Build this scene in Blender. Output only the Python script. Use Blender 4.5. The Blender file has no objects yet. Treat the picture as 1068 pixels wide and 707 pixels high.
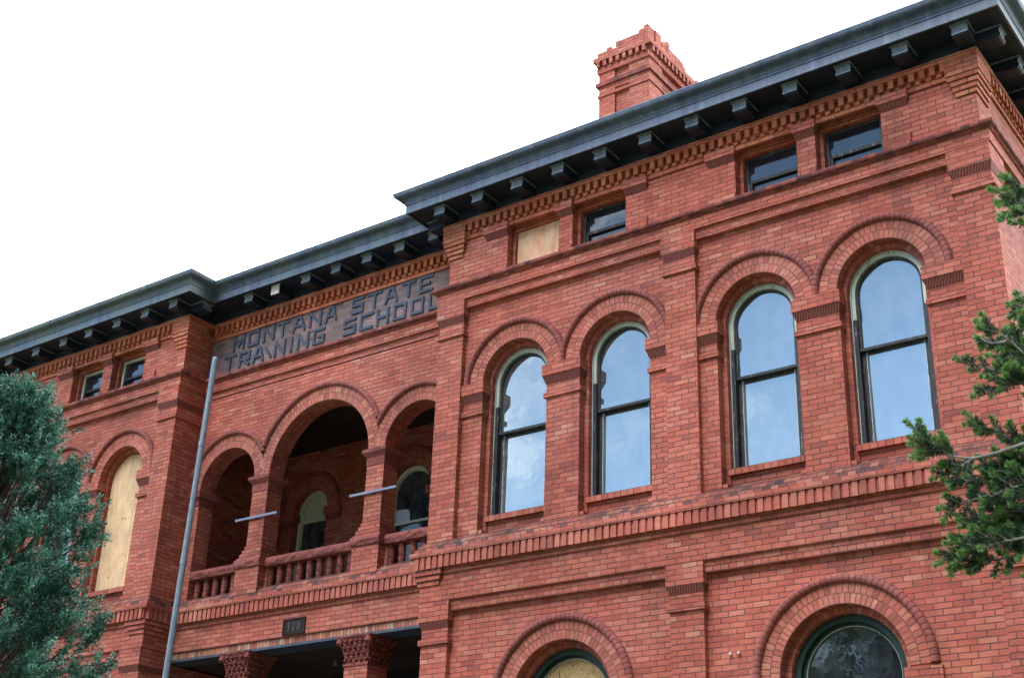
import bpy, bmesh, math, random
from mathutils import Vector, Matrix, noise as mnoise
R = math.radians
rnd = random.Random(7)
scene = bpy.context.scene
col = scene.collection

# ------------------------------------------------------------------ camera
F_PX, YAW, PITCH, ROLL = 1434.23, -0.637966, 0.437698, 0.0356973
def cam_axes():
    cy, sy, cp, sp, cr, sr = math.cos(YAW), math.sin(YAW), math.cos(PITCH), math.sin(PITCH), math.cos(ROLL), math.sin(ROLL)
    F = Vector((sy*cp, cy*cp, sp)); R0 = Vector((cy, -sy, 0)); U0 = R0.cross(F)
    return cr*R0 + sr*U0, -sr*R0 + cr*U0, F
AX_R, AX_U, AX_F = cam_axes()
CAM = Vector((0.0, -14.0, 1.6))
cd = bpy.data.cameras.new('camera'); co = bpy.data.objects.new('camera', cd); col.objects.link(co)
m = Matrix.Identity(4)
for i, a in enumerate((AX_R, AX_U, -AX_F)):
    for j in range(3): m[j][i] = a[j]
m.translation = CAM
co.matrix_world = m
cd.sensor_fit = 'HORIZONTAL'; cd.sensor_width = 36.0; cd.lens = F_PX/1068*36.0
cd.clip_end = 3000
cd.dof.use_dof = True; cd.dof.focus_distance = 19.0; cd.dof.aperture_fstop = 18.0
scene.camera = co

# ------------------------------------------------------------------ light
SUN_EL, SUN_AZ = R(34.0), R(-27.0)          # azimuth measured from +Y towards +X
w = bpy.data.worlds.new('World'); scene.world = w; w.use_nodes = True
nt = w.node_tree; nt.nodes.clear()
N = nt.nodes.new; Lk = nt.links.new
wo = N('ShaderNodeOutputWorld'); bg = N('ShaderNodeBackground'); sky = N('ShaderNodeTexSky')
sky.sky_type = 'NISHITA'; sky.sun_disc = False; sky.sun_elevation = SUN_EL; sky.sun_rotation = SUN_AZ
sky.altitude = 1500; sky.air_density = 1.0; sky.dust_density = 2.2; sky.ozone_density = 0.4
tc = N('ShaderNodeTexCoord'); sep = N('ShaderNodeSeparateXYZ'); Lk(tc.outputs['Generated'], sep.inputs[0])
zz = N('ShaderNodeMath'); zz.operation = 'MAXIMUM'; Lk(sep.outputs['Z'], zz.inputs[0]); zz.inputs[1].default_value = 0.0
za = N('ShaderNodeMath'); za.operation = 'ADD'; Lk(zz.outputs[0], za.inputs[0]); za.inputs[1].default_value = 0.25
dv = N('ShaderNodeVectorMath'); dv.operation = 'DIVIDE'; Lk(tc.outputs['Generated'], dv.inputs[0])
cz = N('ShaderNodeCombineXYZ')
for i in range(3): Lk(za.outputs[0], cz.inputs[i])
Lk(cz.outputs[0], dv.inputs[1])
cn = N('ShaderNodeTexNoise'); cn.inputs['Scale'].default_value = 1.9; cn.inputs['Detail'].default_value = 7; cn.inputs['Roughness'].default_value = 0.55
Lk(dv.outputs[0], cn.inputs['Vector'])
# more cloud low over the horizon, and a bright overcast bank over the building's side
lowm = N('ShaderNodeMapRange'); Lk(sep.outputs['Z'], lowm.inputs[0]); lowm.inputs[1].default_value = 0.02; lowm.inputs[2].default_value = 0.42; lowm.inputs[3].default_value = 0.20; lowm.inputs[4].default_value = -0.06
bank = N('ShaderNodeMapRange'); Lk(sep.outputs['Y'], bank.inputs[0]); bank.inputs[1].default_value = -0.1; bank.inputs[2].default_value = 0.45; bank.inputs[3].default_value = 0.0; bank.inputs[4].default_value = 0.5
a1 = N('ShaderNodeMath'); a1.operation = 'ADD'; Lk(cn.outputs[0], a1.inputs[0]); Lk(lowm.outputs[0], a1.inputs[1])
a2 = N('ShaderNodeMath'); a2.operation = 'ADD'; Lk(a1.outputs[0], a2.inputs[0]); Lk(bank.outputs[0], a2.inputs[1])
high = N('ShaderNodeMapRange'); Lk(sep.outputs['Z'], high.inputs[0]); high.inputs[1].default_value = 0.48; high.inputs[2].default_value = 0.78; high.inputs[4].default_value = 0.34
a3 = N('ShaderNodeMath'); a3.operation = 'ADD'; Lk(a2.outputs[0], a3.inputs[0]); Lk(high.outputs[0], a3.inputs[1]); a2 = a3
cm = N('ShaderNodeMapRange'); cm.interpolation_type = 'SMOOTHSTEP'; Lk(a2.outputs[0], cm.inputs[0]); cm.inputs[1].default_value = 0.50; cm.inputs[2].default_value = 0.72
mixc = N('ShaderNodeMix'); mixc.data_type = 'RGBA'; Lk(cm.outputs[0], mixc.inputs[0]); Lk(sky.outputs[0], mixc.inputs[6]); 
yz = N('ShaderNodeMath'); yz.operation = 'MULTIPLY_ADD'; Lk(sep.outputs['Y'], yz.inputs[0]); yz.inputs[1].default_value = 0.5; Lk(sep.outputs['Z'], yz.inputs[2])
cb = N('ShaderNodeMapRange'); Lk(yz.outputs[0], cb.inputs[0]); cb.inputs[1].default_value = 0.05; cb.inputs[2].default_value = 0.55; cb.inputs[3].default_value = 5.5; cb.inputs[4].default_value = 14.0
cc_ = N('ShaderNodeVectorMath'); cc_.operation = 'SCALE'; cc_.inputs[0].default_value = (.95, .98, 1.03); Lk(cb.outputs[0], cc_.inputs['Scale']); Lk(cc_.outputs[0], mixc.inputs[7])
# last, the sky at front right is dimmed, unseen, to darken right-facing walls
# added bright sky patch, out of view, as fill light on the front
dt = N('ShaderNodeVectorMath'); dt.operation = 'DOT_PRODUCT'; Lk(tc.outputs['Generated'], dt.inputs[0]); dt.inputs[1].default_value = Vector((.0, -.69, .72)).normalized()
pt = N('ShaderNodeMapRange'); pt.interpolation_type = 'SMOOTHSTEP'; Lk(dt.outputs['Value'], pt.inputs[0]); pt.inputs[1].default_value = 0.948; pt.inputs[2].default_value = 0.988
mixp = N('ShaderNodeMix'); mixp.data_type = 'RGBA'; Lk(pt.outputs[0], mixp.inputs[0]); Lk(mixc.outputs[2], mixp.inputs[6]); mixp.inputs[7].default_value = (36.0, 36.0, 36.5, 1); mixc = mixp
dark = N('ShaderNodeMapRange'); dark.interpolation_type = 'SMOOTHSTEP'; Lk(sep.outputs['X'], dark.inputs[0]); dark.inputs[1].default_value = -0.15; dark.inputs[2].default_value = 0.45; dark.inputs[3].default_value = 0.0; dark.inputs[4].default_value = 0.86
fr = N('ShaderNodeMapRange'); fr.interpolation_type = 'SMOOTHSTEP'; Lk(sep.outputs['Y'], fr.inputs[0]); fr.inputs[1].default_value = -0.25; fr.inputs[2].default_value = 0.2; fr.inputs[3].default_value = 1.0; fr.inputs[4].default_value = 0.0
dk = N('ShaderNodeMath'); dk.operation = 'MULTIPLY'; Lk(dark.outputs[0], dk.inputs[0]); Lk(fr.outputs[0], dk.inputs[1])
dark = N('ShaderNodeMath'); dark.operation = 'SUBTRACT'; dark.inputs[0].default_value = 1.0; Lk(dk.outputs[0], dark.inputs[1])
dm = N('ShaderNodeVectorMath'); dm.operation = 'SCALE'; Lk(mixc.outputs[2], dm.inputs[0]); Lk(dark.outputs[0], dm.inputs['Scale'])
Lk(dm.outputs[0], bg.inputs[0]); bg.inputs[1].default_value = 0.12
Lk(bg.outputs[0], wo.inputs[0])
sl = bpy.data.lights.new('sun', 'SUN'); so = bpy.data.objects.new('sun', sl); col.objects.link(so)
sl.energy = 3.2; sl.angle = R(0.53); sl.color = (1.0, 0.94, 0.85)
sd = Vector((math.sin(SUN_AZ)*math.cos(SUN_EL), math.cos(SUN_AZ)*math.cos(SUN_EL), math.sin(SUN_EL)))
so.rotation_euler = (-sd).to_track_quat('-Z', 'Y').to_euler(); so.location = sd*60
vs = scene.view_settings
vs.view_transform = 'Standard'; vs.look = 'None'; vs.gamma = 1.0; vs.use_curve_mapping = False
vs.exposure = 2.1

# ------------------------------------------------------------------ materials
class NB:
    def __init__(s, name):
        s.m = bpy.data.materials.new(name); s.m.use_nodes = True; s.nt = s.m.node_tree; s.nt.nodes.clear()
        s.out = s.n('ShaderNodeOutputMaterial'); s.b = s.n('ShaderNodeBsdfPrincipled'); s.l(s.b.outputs[0], s.out.inputs[0])
    def n(s, t, **k):
        x = s.nt.nodes.new(t)
        for a, v in k.items(): setattr(x, a, v)
        return x
    def l(s, a, b): s.nt.links.new(a, b)
    def put(s, v, sock):
        if isinstance(v, bpy.types.NodeSocket): s.l(v, sock)
        elif v is not None: sock.default_value = v
    def math(s, op, a, b=None, c=None):
        x = s.n('ShaderNodeMath', operation=op)
        s.put(a, x.inputs[0]); s.put(b, x.inputs[1]); s.put(c, x.inputs[2]); return x.outputs[0]
    def vmath(s, op, a, b=None, scale=None):
        x = s.n('ShaderNodeVectorMath', operation=op); s.put(a, x.inputs[0]); s.put(b, x.inputs[1])
        if scale is not None: x.inputs['Scale'].default_value = scale
        return x.outputs[0]
    def mapr(s, v, a, b, c=0.0, d=1.0, smooth=False):
        x = s.n('ShaderNodeMapRange')
        if smooth: x.interpolation_type = 'SMOOTHSTEP'
        for i, q in enumerate((v, a, b, c, d)): s.put(q, x.inputs[i])
        return x.outputs[0]
    def noise(s, scale, vec=None, detail=4, rough=.55, stretch=None):
        x = s.n('ShaderNodeTexNoise'); x.inputs['Scale'].default_value = scale; x.inputs['Detail'].default_value = detail; x.inputs['Roughness'].default_value = rough
        if vec is None: vec = s.n('ShaderNodeNewGeometry').outputs['Position']
        if stretch: vec = s.vmath('MULTIPLY', vec, stretch)
        s.l(vec, x.inputs['Vector']); return x.outputs[0]
    def ramp(s, f, stops, const=False):
        x = s.n('ShaderNodeValToRGB'); e = x.color_ramp.elements
        if const: x.color_ramp.interpolation = 'CONSTANT'
        while len(e) < len(stops): e.new(.5)
        for q, (p, c) in zip(e, stops): q.position = p; q.color = (*c, 1)
        s.l(f, x.inputs[0]); return x.outputs[0]
    def mix(s, f, a, b, mode='MIX'):
        x = s.n('ShaderNodeMix', data_type='RGBA', blend_type=mode)
        s.put(f, x.inputs[0])
        for v, k in ((a, 6), (b, 7)):
            if isinstance(v, tuple): x.inputs[k].default_value = (*v, 1) if len(v) == 3 else v
            else: s.l(v, x.inputs[k])
        return x.outputs[2]
    def scale(s, c, f):       # multiply a colour by a float socket
        return s.vmath('MULTIPLY', c, s.comb(f, f, f))
    def comb(s, x, y, z):
        k = s.n('ShaderNodeCombineXYZ')
        for i, v in enumerate((x, y, z)): s.put(v, k.inputs[i])
        return k.outputs[0]
    def fin(s, color, rough=.85, bump=None, dist=.005, strength=.6, spec=.3, metal=0):
        if isinstance(color, tuple): s.b.inputs['Base Color'].default_value = (*color, 1)
        else: s.l(color, s.b.inputs['Base Color'])
        s.put(rough, s.b.inputs['Roughness']); s.b.inputs['Specular IOR Level'].default_value = spec; s.b.inputs['Metallic'].default_value = metal
        if bump is not None:
            k = s.n('ShaderNodeBump'); k.inputs['Distance'].default_value = dist; k.inputs['Strength'].default_value = strength
            s.l(bump, k.inputs['Height']); s.l(k.outputs[0], s.b.inputs['Normal'])
        return s.m

PAL = [(0.0, (.25, .066, .052)), (.05, (.31, .076, .055)), (.18, (.355, .086, .059)), (.4, (.385, .097, .066)), (.65, (.405, .111, .076)),
       (.90, (.42, .127, .089)), (.975, (.435, .145, .100)), (1.0, (.445, .175, .116))]
PAL_RING = [(0.0, (.28, .078, .060)), (.3, (.38, .105, .074)), (.7, (.42, .130, .092)), (1.0, (.46, .17, .115))]
PAL_DARK = [(0.0, (.06, .026, .028)), (.2, (.13, .035, .034)), (.6, (.20, .05, .042)), (1.0, (.28, .075, .055))]
PAL_MOSS = [(0.0, (.09, .05, .06)), (.18, (.20, .065, .062)), (.4, (.31, .085, .068)), (.7, (.38, .11, .085)), (1.0, (.43, .17, .12))]
PAL_SIGN = [(0.0, (.105, .075, .082)), (.3, (.15, .105, .11)), (.7, (.19, .13, .13)), (1.0, (.25, .13, .115))]
PAL_ORNG = [(0.0, (.34, .085, .050)), (.3, (.40, .108, .060)), (.7, (.44, .130, .072)), (1.0, (.47, .17, .09))]
def brick(name, pal=PAL, w=.2083, h=.0677, uv=False, off=.5, mortar=(.062, .030, .030), mw=.0072, dirt=.0, jit=.0025, seed=0.0, stain=None):
    s = NB(name)
    geo = s.n('ShaderNodeNewGeometry'); pos = geo.outputs['Position']
    if uv:
        u_ = s.n('ShaderNodeUVMap'); sp = s.n('ShaderNodeSeparateXYZ'); s.l(u_.outputs[0], sp.inputs[0]); u, v = sp.outputs[0], sp.outputs[1]
    else:
        sp = s.n('ShaderNodeSeparateXYZ'); s.l(pos, sp.inputs[0])
        sn = s.n('ShaderNodeSeparateXYZ'); s.l(geo.outputs['True Normal'], sn.inputs[0])
        ax = s.math('ABSOLUTE', sn.outputs[0]); ay = s.math('ABSOLUTE', sn.outputs[1]); az = s.math('ABSOLUTE', sn.outputs[2])
        side = s.math('GREATER_THAN', ax, ay); flat = s.math('GREATER_THAN', az, .8)
        u = s.math('ADD', s.math('MULTIPLY', sp.outputs[0], s.math('SUBTRACT', 1.0, side)), s.math('MULTIPLY', sp.outputs[1], side))
        v = s.math('ADD', s.math('MULTIPLY', sp.outputs[2], s.math('SUBTRACT', 1.0, flat)), s.math('MULTIPLY', sp.outputs[1], flat))
    j1 = s.noise(9.0, pos, 2); 
    u = s.math('ADD', u, s.math('MULTIPLY', s.math('SUBTRACT', s.noise(23.0, pos, 2), .5), jit*3)); v = s.math('ADD', v, s.math('MULTIPLY', s.math('SUBTRACT', j1, .5), jit*3))
    vr = s.math('DIVIDE', v, h); row = s.math('FLOOR', vr); fv = s.math('SUBTRACT', vr, row)
    rj = s.n('ShaderNodeTexWhiteNoise', noise_dimensions='1D'); s.l(row, rj.inputs['W'])
    uo = s.math('ADD', s.math('ADD', s.math('DIVIDE', u, w), s.math('MULTIPLY', row, off)), s.math('MULTIPLY', rj.outputs[0], .16))
    cl = s.math('FLOOR', uo); fu = s.math('SUBTRACT', uo, cl)
    wn = s.n('ShaderNodeTexWhiteNoise', noise_dimensions='3D'); s.l(s.comb(cl, row, seed), wn.inputs['Vector']); rv = wn.outputs[0]
    ws = s.n('ShaderNodeSeparateColor'); s.l(wn.outputs[1], ws.inputs[0])
    du = s.math('MULTIPLY', s.math('MINIMUM', fu, s.math('SUBTRACT', 1.0, fu)), w)
    dvv = s.math('MULTIPLY', s.math('MINIMUM', fv, s.math('SUBTRACT', 1.0, fv)), h)
    d = s.math('MINIMUM', du, dvv)
    d = s.math('ADD', d, s.math('MULTIPLY', s.math('SUBTRACT', s.noise(60.0, pos, 3), .5), .004))
    mask = s.mapr(d, mw*.45, mw*1.05, 0, 1, True)
    soft = s.mapr(s.noise(3.4, pos, 4, .65), .42, .66, 0, .62)      # joints flush and filled in places
    mask = s.math('MAXIMUM', mask, s.math('MULTIPLY', soft, s.mapr(s.noise(31.0, pos, 2), .3, .6, .4, 1.0)))
    c = s.ramp(rv, pal)
    patch = s.mapr(s.noise(.75, pos, 4, .6), .46, .66, 0, .75); c = s.mix(patch, c, s.vmath('MULTIPLY', c, (1.04, 1.30, 1.38)))   # paler pink repairs and fading
    warm = s.mapr(s.noise(1.05, s.vmath('ADD', pos, (9.0, 4.0, 2.0)), 4, .6), .52, .70, 0, .7); c = s.mix(warm, c, s.vmath('MULTIPLY', c, (1.04, 1.06, .92)))
    fine = s.noise(38.0, pos, 5, .7); streak = s.noise(7.0, pos, 4, .6, (1.0, 1.0, 3.0))
    big = s.noise(.55, pos, 4, .6); mid = s.noise(2.3, pos, 4, .6)
    c = s.scale(c, s.mapr(fine, .25, .75, .78, 1.22))
    c = s.scale(c, s.mapr(streak, .3, .7, .86, 1.12))
    mcol = s.scale(s.mix(s.noise(3.0, pos, 3), mortar, tuple(x*1.7+.012 for x in mortar)), s.mapr(fine, .2, .8, .7, 1.3))
    c = s.mix(mask, mcol, c)
    # weathering: broad soot and washed patches with shapes of their own
    c = s.scale(c, s.mapr(big, .3, .7, .78, 1.14)); c = s.scale(c, s.mapr(mid, .28, .72, .87, 1.10))
    run = s.noise(1.0, pos, 5, .65, (2.6, 2.6, .35))
    c = s.mix(s.mapr(run, .55, .76, 0, .48 + dirt), c, (.095, .040, .036)); c = s.scale(c, s.mapr(s.noise(.22, pos, 3), .35, .65, .88, 1.12))
    # occasional lime bloom
    lime = s.mapr(s.noise(1.7, pos, 6, .7), .67 if stain is None else .60, .80, 0, .20 if stain is None else .55)
    c = s.mix(lime, c, (.46, .30, .26))
    bmp = s.math('ADD', s.math('ADD', mask, s.math('MULTIPLY', fine, .35)), s.math('MULTIPLY', ws.outputs[0], .35))
    return s.fin(c, s.mapr(fine, .2, .8, .72, .95), bmp, .006, .75, .25)

M = {}
M['brick'] = brick('red_brick')
M['ring'] = brick('red_brick_headers_in_arch', w=.0677, h=.1165, uv=True, off=.5, pal=PAL_RING, jit=.001, mw=.0075, mortar=(.085, .035, .032))
M['reveal'] = brick('red_brick_in_reveal', w=.0677, h=.11, uv=True, off=.0, pal=PAL, jit=.001, mw=.0045)
M['header'] = brick('red_brick_header_course', w=.1042, pal=PAL, seed=3.0, mortar=(.07, .035, .035))
M['sillhdr'] = brick('red_brick_rowlock_sill', w=.0945, pal=PAL, h=.09, seed=5.0, off=0, mortar=(.05, .028, .028))
M['mould'] = brick('dark_moulded_brick', w=.1042, pal=PAL_DARK, seed=7.0, h=.2, off=0, mortar=(.05, .025, .025), mw=.004)
M['hood'] = brick('dark_moulded_brick_in_hood', w=.0677, h=.4, uv=True, off=0, pal=[(0.0, (.22, .062, .055)), (.5, (.265, .072, .062)), (1.0, (.30, .086, .072))], mortar=(.075, .033, .032), mw=.005, jit=.001)
M['mossy'] = brick('weathered_ledge_brick', w=.1042, pal=PAL_MOSS, seed=11.0, mortar=(.035, .045, .035), mw=.008, dirt=.2)
M['orange'] = brick('orange_red_brick', pal=PAL_ORNG, seed=13.0)
M['tooth'] = brick('red_brick_on_end', w=.1042, h=.4, off=0, pal=PAL_MOSS[1:] if False else [(0.0, (.25, .07, .058)), (.3, (.33, .088, .066)), (.7, (.39, .105, .076)), (1.0, (.43, .145, .10))], seed=17.0, mw=.002)
M['dentil'] = brick('red_brick_dentil', w=.131, h=.4, off=0, pal=PAL_ORNG, seed=19.0, mw=.002)
M['signbrick'] = brick('grey_washed_brick', pal=PAL_SIGN, seed=23.0, mortar=(.12, .10, .105))
M['multi'] = brick('patched_soldier_brick', w=.0677, h=.2, off=0, pal=[(0.0, (.24, .075, .055)), (.4, (.37, .12, .08)), (.75, (.41, .17, .11)), (.9, (.42, .23, .15)), (.96, (.30, .24, .20)), (1.0, (.42, .30, .25))], seed=29.0, stain=1)
M['lowbrick'] = brick('stained_red_brick', seed=31.0, pal=PAL_ORNG, stain=1)
M['chim'] = brick('chimney_brick', seed=37.0)

def simple(name, c, rough=.8, nscale=20, amt=.25, bd=.004, spec=.3, stretch=None, metal=0, bs=.5):
    s = NB(name); f = s.noise(nscale, None, 6, .65, stretch); g = s.noise(nscale*.12, None, 4, .6, stretch)
    k = s.n('ShaderNodeRGB'); k.outputs[0].default_value = (*c, 1)
    cc = s.scale(k.outputs[0], s.mapr(f, .25, .75, 1-amt, 1+amt)); cc = s.scale(cc, s.mapr(g, .3, .7, 1-amt*.8, 1+amt*.8))
    return s.fin(cc, rough, f, bd, bs, spec, metal)
M['sandstone'] = simple('rough_red_sandstone', (.20, .062, .055), .9, 14, .35, .03, .2, None, 0, .9)
M['darkwood'] = simple('dark_frieze_board', (.015, .022, .040), .6, 12, .4, .003)
M['soffit'] = simple('dark_soffit_board', (.011, .017, .034), .6, 9, .4, .003)
M['steel'] = simple('painted_steel_lintel', (.045, .06, .09), .5, 25, .4, .002)
M['roof'] = simple('dark_roof_felt', (.06, .06, .06), .95)
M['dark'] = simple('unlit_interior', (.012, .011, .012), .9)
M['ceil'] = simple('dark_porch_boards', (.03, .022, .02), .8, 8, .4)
M['letter'] = simple('blue_grey_lettering', (.042, .056, .092), .55, 30, .3, .003)
M['bar'] = simple('blue_grey_painted_bar', (.15, .175, .26), .45, 30, .2, .001, .5)
M['whitewood'] = simple('bare_pale_wood', (.55, .52, .50), .8, 30, .12, .002)
M['palesheet'] = simple('pale_blue_white_sheet', (.46, .54, .62), .7, 30, .1, .001)
M['porcelain'] = simple('white_porcelain', (.75, .74, .70), .25, 30, .05, .0005, .6)
M['bark'] = simple('fir_bark', (.045, .036, .032), .95, 40, .4, .01, .2)
M['twig'] = simple('grey_twig_bark', (.20, .185, .18), .9, 80, .3, .002, .2)

def terracotta():
    s = NB('ribbed_terracotta'); geo = s.n('ShaderNodeNewGeometry'); sp = s.n('ShaderNodeSeparateXYZ'); s.l(geo.outputs['Position'], sp.inputs[0])
    t = s.math('ADD', sp.outputs[0], sp.outputs[1]); t = s.math('MULTIPLY', t, 2*math.pi/.036)
    r = s.math('MULTIPLY', s.math('ADD', s.math('SINE', t), 1.0), .5); n_ = s.noise(45, None, 5)
    c = s.mix(s.math('MULTIPLY', r, n_), (.14, .042, .036), (.28, .078, .060))
    return s.fin(c, .8, s.math('ADD', r, n_), .012, .8, .3)
M['terra'] = terracotta()
def capital_mat():
    s = NB('carved_red_sandstone'); v = s.n('ShaderNodeTexVoronoi', feature='SMOOTH_F1'); v.inputs['Scale'].default_value = 26
    s.l(s.n('ShaderNodeNewGeometry').outputs['Position'], v.inputs['Vector'])
    q = s.mapr(v.outputs[0], .1, .6, 0, 1); n_ = s.noise(26, None, 5, .7); h = s.math('ADD', q, n_)
    c = s.mix(s.mapr(h, .5, 1.2), (.085, .028, .025), (.24, .072, .062))
    return s.fin(c, .9, h, .022, .9, .2)
M['carved'] = capital_mat()
def cornice_mat(name, green):
    s = NB(name); st = s.noise(3.0, None, 6, .7, (2.2, 2.2, .25)); f = s.noise(24, None, 5, .7); g = s.noise(.9, None, 4)
    c = s.ramp(st, [(.25, (.024, .036, .068)), (.42, (.050, .076, .138)), (.57, (.076, .110, .182)), (.72, (.15, .19, .26))])
    c = s.mix(s.mapr(g, .44, .62, 0, .70*green + .10), c, (.095, .140, .135)); c = s.mix(s.mapr(s.noise(1.0, None, 5, .7, (5.0, 5.0, .3)), .60, .70, 0, .55), c, (.20, .235, .26))
    c = s.mix(s.mapr(s.noise(2.2, None, 5, .7, (1.6, 1.6, .5)), .66, .74, 0, .55*green), c, (.16, .075, .045))
    c = s.scale(c, s.mapr(f, .25, .75, .8, 1.2))
    return s.fin(c, s.mapr(f, .2, .8, .42, .62), s.math('ADD', f, s.noise(3, None, 3)), .004, .5, .45)
M['bracket'] = simple('lit_blue_grey_bracket_face', (.15, .19, .25), .5, 14, .35, .003, .4, (2, 2, .6))
M['cornice'] = cornice_mat('blue_grey_sheet_metal', .25)
M['cornice_old'] = cornice_mat('verdigris_sheet_metal', 1.0)
def paint(name, light, dark, bias):
    s = NB(name); f = s.noise(9, None, 6, .7, (3, 3, .45)); g = s.noise(40, None, 4)
    c = s.mix(s.mapr(s.math('ADD', f, s.math('MULTIPLY', g, .25)), bias, bias+.10), dark, light); c = s.scale(c, s.mapr(g, .2, .8, .8, 1.15))
    return s.fin(c, .6, f, .003, .5, .35)
M['palepaint'] = paint('pale_weathered_paint', (.42, .46, .40), (.10, .11, .09), .46)
M['peeling'] = paint('peeling_dark_paint', (.26, .30, .30), (.020, .020, .026), .72)
M['bead'] = paint('white_caulk_bead', (.42, .45, .47), (.16, .17, .18), .48)
M['sash'] = paint('dark_sash_paint', (.10, .14, .13), (.018, .022, .024), .70)
M['palesash'] = paint('cream_sash_paint', (.55, .60, .50), (.34, .38, .31), .40)
M['green'] = paint('dark_green_paint', (.007, .030, .021), (.005, .010, .009), .45)
M['whiteboard'] = paint('pale_green_white_panel', (.52, .57, .46), (.44, .49, .39), .5)
def ply(name, a, b, sc, stretch, knots=True):
    s = NB(name); f = s.noise(sc, None, 7, .65, stretch); g = s.noise(2.2, None, 4)
    c = s.mix(s.mapr(f, .3, .7), a, b); c = s.scale(c, s.mapr(g, .3, .7, .8, 1.12))
    if knots:
        v = s.n('ShaderNodeTexVoronoi'); v.inputs['Scale'].default_value = 4.2; s.l(s.vmath('MULTIPLY', s.n('ShaderNodeNewGeometry').outputs['Position'], (1.4, 0.0, .8)), v.inputs['Vector'])
        c = s.mix(s.mapr(v.outputs[0], .05, .12, .85, 0), c, (.12, .055, .025))
    c = s.mix(s.mapr(s.noise(1.0, None, 5, .7, (7, 7, .5)), .54, .72, 0, .55), c, (.24, .19, .15)); return s.fin(c, .8, f, .002, .4, .25)
M['ply'] = ply('weathered_plywood', (.47, .30, .165), (.66, .46, .285), 5, (4, 4, .6))
M['ply2'] = ply('orange_weathered_plywood', (.54, .24, .10), (.70, .50, .36), 2.4, (2, 2, 1.3), False)
def osb():
    s = NB('strand_board'); v = s.n('ShaderNodeTexVoronoi'); v.inputs['Scale'].default_value = 30; g = s.n('ShaderNodeNewGeometry').outputs['Position']
    s.l(s.vmath('MULTIPLY', s.vmath('ADD', g, s.comb(s.noise(6), s.noise(7), s.noise(8))), (1.0, 0.0, 1.7)), v.inputs['Vector'])
    sc = s.n('ShaderNodeSeparateColor'); s.l(v.outputs[1], sc.inputs[0])
    c = s.ramp(sc.outputs[0], [(0, (.20, .12, .045)), (.4, (.40, .26, .10)), (.8, (.50, .36, .17)), (1, (.56, .44, .26))])
    return s.fin(c, .75, sc.outputs[1], .002, .4, .3)
M['osb'] = osb()
def glass(name, ior, tint=(.012, .016, .022), rough=.015, film=.38):
    s = NB(name); n_ = s.noise(1.6, None, 3); d = s.noise(5, None, 6, .7, (1, 1, .5))
    s.b.inputs['IOR'].default_value = ior
    c = s.mix(s.mapr(d, .38, .75, 0, film), tint, (.26, .29, .31))
    s.fin(c, s.mapr(d, .4, .8, rough, rough+.05), n_, .02, .14, .5); s.b.inputs['Specular Tint'].default_value = (.90, 1.0, .97, 1); return s.m
M['glass'] = glass('reflecting_window_glass', 4.4, (.05, .065, .075))
M['glass_dim'] = glass('dim_window_glass', 1.75, (.008, .010, .016), .015, .10)
M['glass_attic'] = glass('attic_window_glass', 2.05, (.008, .012, .022), .015, .08)
M['glass_porch'] = glass('dark_porch_glass', 1.6)
def pole_mat():
    s = NB('galvanised_steel'); f = s.noise(14, None, 5, .7, (2, 2, .5))
    c = s.ramp(f, [(.3, (.085, .11, .145)), (.5, (.14, .18, .225)), (.7, (.20, .25, .30))]); return s.fin(c, .5, f, .002, .4, .5, .25)
M['pole'] = pole_mat()
def leafmat(name, a, b, sc, tr=.25):
    s = NB(name); f = s.noise(sc, None, 3); oi = s.noise(sc*6, None, 2)
    c = s.mix(s.mapr(f, .35, .65), a, b); c = s.scale(c, s.mapr(oi, .3, .7, .75, 1.25)); s.fin(c, .55, None, 0, 0, .35)
    t = s.n('ShaderNodeBsdfTranslucent'); s.l(c, t.inputs[0]); mx = s.n('ShaderNodeMixShader'); mx.inputs[0].default_value = tr
    s.l(s.b.outputs[0], mx.inputs[1]); s.l(t.outputs[0], mx.inputs[2]); s.l(mx.outputs[0], s.out.inputs[0]); return s.m
M['juniper'] = leafmat('blue_green_scale_leaves', (.012, .058, .040), (.030, .105, .072), 5, .10)
M['juniper_tip'] = leafmat('pale_blue_green_tips', (.038, .145, .100), (.080, .215, .155), 6, .12)
M['needle'] = leafmat('dark_green_needles', (.013, .044, .020), (.034, .086, .032), 9)
M['needle_new'] = leafmat('fresh_green_needles', (.085, .19, .050), (.15, .28, .085), 9)
M['broadleaf'] = leafmat('mid_green_leaves', (.030, .048, .020), (.060, .080, .030), 1.5)
def ground_mat():
    s = NB('dry_lawn'); f = s.noise(.35, None, 6, .65); g = s.noise(9, None, 5, .7)
    c = s.mix(s.mapr(f, .35, .65), (.035, .050, .018), (.075, .075, .032)); c = s.scale(c, s.mapr(g, .25, .75, .7, 1.3)); return s.fin(c, .95, g, .03, .6, .1)
M['ground'] = ground_mat()
M['concrete'] = simple('pale_concrete', (.24, .23, .21), .9, 12, .2, .003, .2)

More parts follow.
